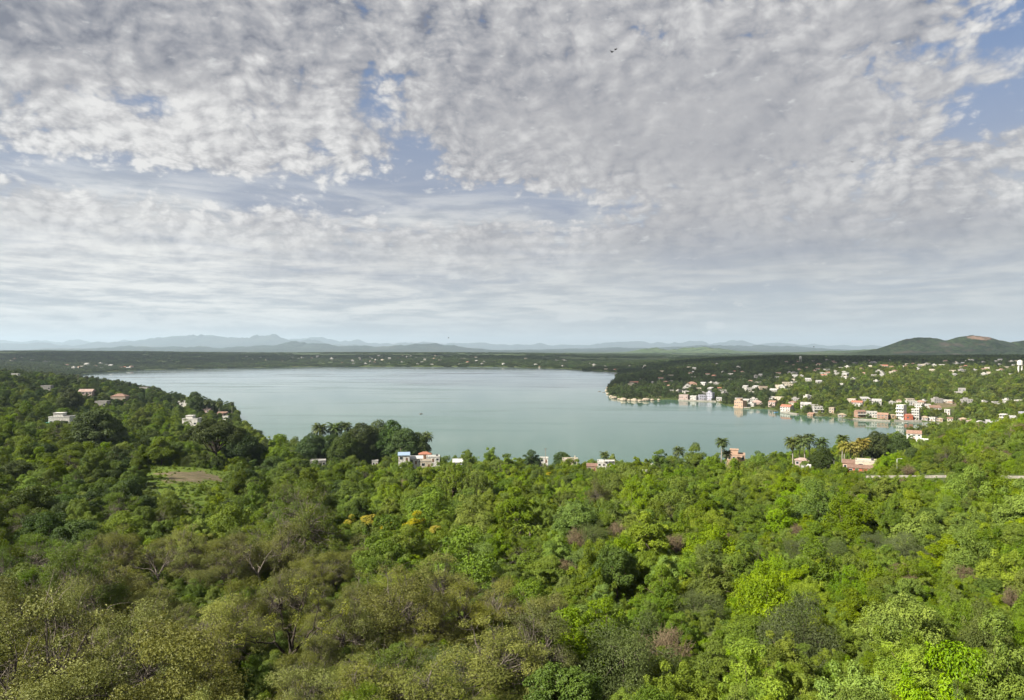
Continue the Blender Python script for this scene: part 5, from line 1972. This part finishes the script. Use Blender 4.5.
SP("bare_tree", 1, 262, 590, s=1.5, label="pale leafless tree spreading above the twisted bare tree")
SP("bare_tree", 2, 335, 600, s=1.3, label="leafless greyish tree on the edge of the olive thicket")
SP("bare_tree", 1, 160, 590, s=1.3, label="leafless grey tree standing in the olive thicket")
SP("bare_tree", 2, 620, 545, s=0.6, label="little bare tree inside the pinkish dry shrub")
for i, (px, py, lb) in enumerate(((518, 536, "banana plant at the dark thicket edge, outermost of the clump"), (527, 540, "banana plant with the longest leaves of the clump"), (535, 533, "banana plant at the back of the clump"), (522, 528, "smallest banana plant of the clump"))):
    SP("banana_plant", 0, px, py, s=1.2 + 0.2 * (i % 2), label=lb)

# seeds of the far woods: a few single trees that stand out along the crest
for k in range(4):
    x, y, z = ground_at(610 + 4 * k, 396.5 - 0.8 * k, ymin=900)
    plant("distant_tree", k, x, y, z, k, 1.0, ("small dark tree at the outermost tip of the wooded cape", "second tree in from the tip of the wooded cape", "third tree in from the tip of the wooded cape", "tree beside the rocks of the wooded cape")[k])
    x, y, z = ground_at((868, 890, 930, 985)[k], (398, 392, 396, 398)[k], ymin=800)
    plant("bay_tree", k, x, y, z, k, 1.0, ("round tree on the green slope over the brown gabled bay house", "round tree on the green slope over the dark timber house", "round tree beside the dirt yard over the bay", "round tree on the green slope east of the unfinished house")[k])


def zone(px, py, x, y, rs):
    """which plant grows where"""
    n = float(vnoise(np.array(x / 16.0 + 40), np.array(y / 16.0)))
    n2 = float(vnoise(np.array(x / 9.0 + 90), np.array(y / 9.0 + 30)))
    r = rs.rand()
    if px < 370 - (py - 560) * 0.1 and py > 552:
        if px < 110 and py < 620:
            return ("leafy_tree", 0) if r < 0.4 else ("acacia_tree", 2)
        return ("acacia_tree", rs.choice([0, 1, 3])) if r < 0.80 else ("bare_tree", rs.choice([0, 1, 2]))
    if px < 560 and py > 585:
        if r < 0.45:
            return "acacia_tree", rs.choice([0, 1, 2, 3])
        if r < 0.6:
            return "grey_shrub", rs.randint(3)
        return ("vine_shrub", rs.choice([2, 4, 1])) if r < 0.85 else ("leafy_tree", rs.choice([0, 2, 3]))
    if px < 360 and y < 700:
        if n > 0.74:
            return "leafy_tree", rs.choice([3, 5, 0])
        if r < 0.50:
            return "leafy_tree", rs.choice([0, 2, 1, 5, 0, 2])
        if r < 0.88:
            return "vine_shrub", rs.choice([2, 4, 0, 1])
        return ("acacia_tree", 2) if r < 0.96 else ("grey_shrub", rs.randint(3))
    if y >= 700:
        return ("leafy_tree", rs.choice([0, 3, 5])) if r < 0.8 else ("vine_shrub", 2)
    if n2 > 0.80 and r < 0.75:
        return "vine_shrub", (7 if n2 > 0.86 else rs.choice([6, 9, 8]))
    if r < 0.06:
        return "vine_shrub", rs.choice([6, 8, 9])
    if n > 0.70:
        return ("leafy_tree", rs.choice([0, 2, 1])) if r < 0.75 else ("vine_shrub", 4)
    if r < 0.72:
        return "vine_shrub", rs.choice([0, 1, 5, 2, 0, 1, 5])
    if r < 0.90:
        return "leafy_tree", rs.choice([1, 4, 0, 1])
    if r < 0.92:
        return "acacia_tree", rs.choice([0, 2])
    if r < 0.955:
        return "grey_shrub", rs.randint(3)
    return ("vine_shrub", 3) if r < 0.985 else ("dry_shrub", rs.randint(3))


def near_planting():
    rs = np.random.RandomState(21)
    cell, grid = 10.0, {}

    def clear(x, y, r):
        cx, cy = int(x // cell), int(y // cell)
        for i in range(cx - 1, cx + 2):
            for j in range(cy - 1, cy + 2):
                for (a, b, q) in grid.get((i, j), ()):
                    if (a - x) ** 2 + (b - y) ** 2 < (0.5 * (q + r)) ** 2:
                        return False
        return True
    for (x, y, r) in FIXED:
        grid.setdefault((int(x // cell), int(y // cell)), []).append((x, y, min(r * 1.6, 9.0)))
    n = 60000
    u = rs.uniform(-0.86, 0.86, n)
    y = np.sqrt(rs.uniform(40.0 ** 2, 1000.0 ** 2, n))
    near = rs.rand(n) < 0.45
    y[near] = np.sqrt(rs.uniform(30.0 ** 2, 380.0 ** 2, near.sum()))
    x = u * (y + 40.0 * np.clip((400 - y) / 300, 0, 1))
    z = hz(x, y)
    d = shore_dist(x, y)
    ok = d > 2.5
    ok &= (y < 560) | (u < -0.36)
    x, y, z = x[ok], y[ok], z[ok]
    order = rs.permutation(len(y))
    out = []
    for i in order:
        xx, yy, zz = x[i], y[i], z[i]
        px, py = pix(xx, yy, zz + 3)
        kind, var = zone(px, py, xx, yy, rs)
        p = PROTO[kind][var]
        s = (0.62 + 0.95 * rs.rand() ** 1.8) * (1.0 if yy < 300 else 1.1)
        tall = 1.0
        if kind == "vine_shrub" and var > 5:
            s = 0.8 + 0.35 * rs.rand()
        elif kind == "leafy_tree" and rs.rand() < 0.10 and yy > 95:
            tall, s = 1.35, s * 1.1
        if kind == "leafy_tree" and yy < 300 and px > 360:
            s *= 0.78
        if 100 < yy < 420:
            s *= 1.22
        if yy < 110:
            s *= 0.78 if kind != "acacia_tree" else 0.9
        sp = min(((1.42 if yy < 320 else 1.2) if kind != "acacia_tree" else 0.85) * p["R"] * s, 9.6) + 0.003 * yy
        if not clear(xx, yy, sp):
            continue
        st = (0.85 + 0.4 * rs.rand(), 0.85 + 0.4 * rs.rand(), (0.8 + 0.4 * rs.rand()) * tall)
        grid.setdefault((int(xx // cell), int(yy // cell)), []).append((xx, yy, sp))
        out.append((kind, int(var), xx, yy, zz, rs.rand() * 6.28, s, st))
    A = np.array([(o[2], o[3], o[4], PROTO[o[0]][o[1]]["R"] * o[6], PROTO[o[0]][o[1]]["H"] * o[6] * o[7][2]) for o in out])
    ok = free_of_houses(*A.T)
    out = [o for o, k in zip(out, ok) if k]
    # those that show largest become things; the others join the mass
    limit = {"leafy_tree": 280, "vine_shrub": 285, "acacia_tree": 190, "grey_shrub": 70, "dry_shrub": 40, "bare_tree": 70}
    rank = {}
    for o in out:
        px, py = pix(o[2], o[3], o[4] + 3)
        inside = -30 < px < 1054 and py < 740
        rank.setdefault(o[0], []).append((PROTO[o[0]][o[1]]["R"] * o[6] / o[3] * (1 if inside else 0.0), o))
    rest = {}
    for kind, L in rank.items():
        L.sort(key=lambda q: -q[0])
        for k, (sz, o) in enumerate(L):
            if k < limit[kind] and sz > 0:
                plant(o[0], o[1], o[2], o[3], o[4] - 0.15, o[5], o[6], None, o[7])
            else:
                rest.setdefault(kind, []).append((o[2], o[3], o[4] - 0.15, o[5], o[6], o[1]))
    return rest


REST = near_planting()
srcs, rows, base = [], [], 0
for kind, L in REST.items():
    if kind in ("dry_shrub", "bare_tree"):
        continue
    for p in PROTO[kind]:
        if "obj" not in p:
            p["obj"] = PROTO[kind][0]["obj"]
        srcs.append(p["obj"])
    rows += [r[:5] + (r[5] + base,) for r in L]
    base += len(PROTO[kind])
mass("hillside_scrub", rows, srcs)


def undergrowth():
    rs = np.random.RandomState(33)
    n = 30000
    u, y = rs.uniform(-0.86, 0.86, n), np.sqrt(rs.uniform(38.0 ** 2, 560.0 ** 2, n))
    k = rs.rand(n) < 0.35
    y[k] = np.sqrt(rs.uniform(28.0 ** 2, 200.0 ** 2, k.sum()))
    x = u * (y + 40.0 * np.clip((400 - y) / 300, 0, 1))
    z = hz(x, y)
    ok = shore_dist(x, y) > 1.0
    s = 0.14 + 0.24 * rs.rand(n)
    ok &= free_of_houses(x, y, z, s * 3.0, s * 3.6)
    px, py = 512 + F * x / y, 350 - F * (z + 1 - EYE) / y
    lime = [0, 1, 5]
    green = [2, 4]
    var = np.where((px > 380) & (rs.rand(n) < 0.7), rs.choice(lime, n), rs.choice(green, n))
    grey = (px < 360) & (py > 560)
    rows = np.stack([x, y, z - 0.1, rs.rand(n) * 6.28, s, var], -1)[ok]
    mass("undergrowth", rows, [p["obj"] for p in PROTO["vine_shrub"][:6]])


undergrowth()


def tufts():
    """rank weeds standing in the meadow round the dirt field"""
    rs = np.random.RandomState(61)
    rows = []
    for px, py, n, wx, wy in ((190, 477, 420, 42, 14), (200, 500, 260, 22, 20), (160, 467, 160, 20, 6), (772, 533, 60, 12, 5)):
        for _ in range(n):
            x, y, z = ground_at(px + wx * rs.uniform(-1, 1), py + wy * rs.uniform(-1, 1))
            dx, dy = pix(x, y, z)
            if ((dx - 191) / 20) ** 2 + ((dy - 478) / 5.5) ** 2 < 1 and rs.rand() < 0.93:
                continue
            rows.append((x, y, z - 0.05, rs.rand() * 6.28, 0.06 + 0.12 * rs.rand() ** 2, rs.randint(0, 6)))
    mass("meadow_weeds", rows, [p["obj"] for p in PROTO["vine_shrub"][:6]])


tufts()


def far_woods():
    rs = np.random.RandomState(44)
    # single crowns: the cape, the bay slope and the far side of the western hill
    n = 90000
    u, y = rs.uniform(-0.9, 0.85, n), np.sqrt(rs.uniform(600.0 ** 2, 2300.0 ** 2, n))
    x = u * y
    z = hz(x, y)
    d = shore_dist(x, y)
    ok = (d > 1.5) & ((u > 0.05) | (u < -0.5))
    ok &= ~((u < -0.5) & (y < 960))
    x, y, z, d = x[ok], y[ok], z[ok], d[ok]
    s = 0.42 + 1.0 * rs.rand(len(x)) ** 2.2
    s = np.where(d < 14, s * 0.6, s)
    ok = free_of_houses(x, y, z, 4.0 * s, 7.6 * s, 0.5)
    x, y, z, s = x[ok], y[ok], z[ok], s[ok]
    px = 512 + F * x / y
    pyy = 350 - F * (z + 4 - EYE) / y
    green = fbm(x / 180, y / 180, 4) * 2.2 + np.where((px > 775) & (y < 1500), 0.55, -0.75)
    lime = green + 0.25 * rs.normal(size=len(x)) > 0
    rows = np.stack([x, y, z - 0.3, rs.rand(len(x)) * 6.28, s, rs.randint(0, 4, len(x))], -1)
    mass("woods_of_the_cape", rows[~lime], [p["obj"] for p in PROTO["distant_tree"]])
    mass("woods_of_the_bay_slope", rows[lime], [p["obj"] for p in PROTO["bay_tree"]])
    # patches of wood out to the horizon
    n = 26000
    u = rs.uniform(-0.86, 0.86, n)
    y = np.exp(rs.uniform(math.log(2000.0), math.log(7500.0), n))
    x = u * y
    z = hz(x, y)
    d = shore_dist(x, y)
    s = 0.55 + 0.35 * rs.rand(n)
    ok = d > 8
    ok &= free_of_houses(x, y, z, 17 * s, 8.0 * s, 0.5)
    ok &= (d < 350) | (fbm(x / 420 + 5, y / 700, 4) < np.where(y > 4500, 0.06, 0.13))
    rows = np.stack([x, y, z - 0.4, rs.rand(n) * 6.28, s, rs.randint(0, 4, n)], -1)[ok]
    src = []
    for k in range(4):
        r = rows[k]
        o = bpy.data.objects.new("woods", PROTO["wood_patch"][k]["crown"])
        o.location = r[:3]
        link(o, None, kind="stuff")
        src.append(o)
    mass("woods_of_the_plateau", rows[4:], src)


far_woods()


# ---------------------------------------------------------------- labels of the planted things and of the town
LANDMARKS = [(192, 478, "the dirt field"), (214, 440, "the umbrella tree"), (98, 425, "the broad western tree"), (368, 525, "the orange blossom shrub"), (415, 528, "the yellow blossom shrub"), (463, 490, "the column leaved trees"),
             (617, 530, "the pinkish dry shrub"), (705, 505, "the tall bright tree"), (676, 545, "the wide dry shrub"), (669, 645, "the reddish dry shrub"), (835, 545, "the grey domes"), (905, 478, "the concrete wall"),
             (963, 572, "the whitish dry shrub"), (800, 635, "the big eastern dome"), (285, 655, "the twisted bare tree"), (265, 570, "the pale leafless tree"), (20, 690, "the bottom edge corner"), (1005, 685, "the bottom eastern corner"), (525, 530, "the banana clump"),
             (60, 640, "the olive thicket"), (60, 520, "the western dark thicket"), (500, 680, "the bottom middle"), (1000, 450, "the eastern hilltop"), (570, 462, "the beige shore house"), (735, 458, "the orange flat house"), (425, 462, "the lakeside house cluster"),
             (860, 465, "the cream house"), (62, 425, "the teal canopy house"), (120, 398, "the brown hip roof"), (20, 380, "the western hilltop"), (770, 533, "the grass clearing"), (480, 600, "the middle scrub"), (900, 680, "the lower eastern scrub"), (140, 560, "the leafless thicket edge"), (560, 570, "the central scrub"), (920, 620, "the bright eastern scrub")]
TOWN_MARKS = [(800, 360, "the slim water tower"), (1015, 366, "the eastern tower"), (900, 362, "the wooded hill"), (850, 372, "the middle town"), (950, 372, "the eastern town"), (692, 385, "the terracotta roof"), (640, 385, "the wooded cape"), (725, 372, "the plateau edge"), (820, 380, "the slope crest"),
              (770, 390, "the dirt yard houses"), (275, 362, "the far shore"), (395, 361, "the far village"), (470, 361, "the far east shore"), (95, 368, "the lake end"), (30, 360, "the western plateau"), (555, 364, "the far cove"), (650, 369, "the cape neck"), (901, 410, "the white block"), (870, 410, "the red gable"), (935, 410, "the terracotta eave"), (787, 406, "the tiled bay house"), (745, 402, "the orange villa"), (815, 404, "the white terraces"), (985, 412, "the eastern shore road"), (705, 393, "the lilac turret")]
ORD = ["leftmost", "second from left", "third from left", "fourth from left", "fifth from left", "sixth from left", "seventh from left", "eighth from left", "ninth from left", "tenth from left", "eleventh from left", "twelfth from left"]
TONE = {"lime": "bright green", "green": "mid green", "dark": "dark green", "olive": "olive", "grey": "grey green", "yellow": "yellow green", "brown": "brown", "palm": "green", "palmdry": "yellowish", "far": "dark", "farlime": "green"}
NOUN = {"leafy_tree": "leafy trees", "vine_shrub": "creeper covered shrubs", "acacia_tree": "feathery acacias", "grey_shrub": "soft domed shrubs", "dry_shrub": "twiggy dry shrubs", "bare_tree": "leafless trees"}


def relation(px, py, marks):
    mx, my, nm = min(marks, key=lambda m_: ((m_[0] - px) * 0.8) ** 2 + ((m_[1] - py) * 1.5) ** 2)
    dx, dy = (px - mx) * 0.8, (py - my) * 1.5
    w = ("above" if dy < 0 else "below") if abs(dy) > abs(dx) else ("left of" if dx < 0 else "right of")
    return w + " " + nm


def settle(entries):
    """entries: (object, plural noun phrase, relation, px, py); equal ones are told apart by their order"""
    by = {}
    for e in entries:
        by.setdefault((e[1], e[2]), []).append(e)
    for (noun, rel), L in by.items():
        if len(L) == 1:
            n1 = noun[:-1] if noun.endswith("s") else noun
            L[0][0]["label"] = f"only {n1} {rel}"
            continue
        L.sort(key=lambda e: e[4])
        k = math.ceil(len(L) / 10)
        per = math.ceil(len(L) / k)
        rows_ = [L[i:i + per] for i in range(0, len(L), per)]
        names = {1: [""], 2: ["upper ", "lower "], 3: ["upper ", "middle ", "lower "]}.get(len(rows_), [f"{w} row " for w in ("topmost", "second", "third", "fourth", "fifth", "sixth", "seventh", "eighth")])
        for nm, rw in zip(names, rows_):
            rw.sort(key=lambda e: e[3])
            for j, e in enumerate(rw):
                e[0]["label"] = f"{ORD[min(j, 11)]} of the {nm}{noun} {rel}" if len(rw) > 1 else f"the one of the {nm}{noun} {rel}"
                if len(e[0]["label"].split()) > 16:
                    e[0]["label"] = e[0]["label"].replace(" of the ", " of ", 1).replace(" from left", " from left", 1).replace(" the ", " ", 1)


ent = []
for it in ITEMS:
    px, py = pix(it["x"], it["y"], it["z"] + it["h"] * 0.6)
    hpx = it["h"] * F / it["y"]
    it["o"]["group"] = NOUN[it["kind"]] + " on the near slope"
    ent.append((it["o"], TONE[it["tone"]] + " " + NOUN[it["kind"]] if it["tone"] != "brown" else NOUN[it["kind"]], relation(px, py, LANDMARKS), px, py))
settle(ent)
ent = []
for (o, nm, x, y, z) in HOUSE_ITEMS:
    px, py = pix(x, y, z + 3)
    ent.append((o, nm.replace(" roofed", "").replace("house", "houses", 1), relation(px, py, TOWN_MARKS), px, py))
settle(ent)
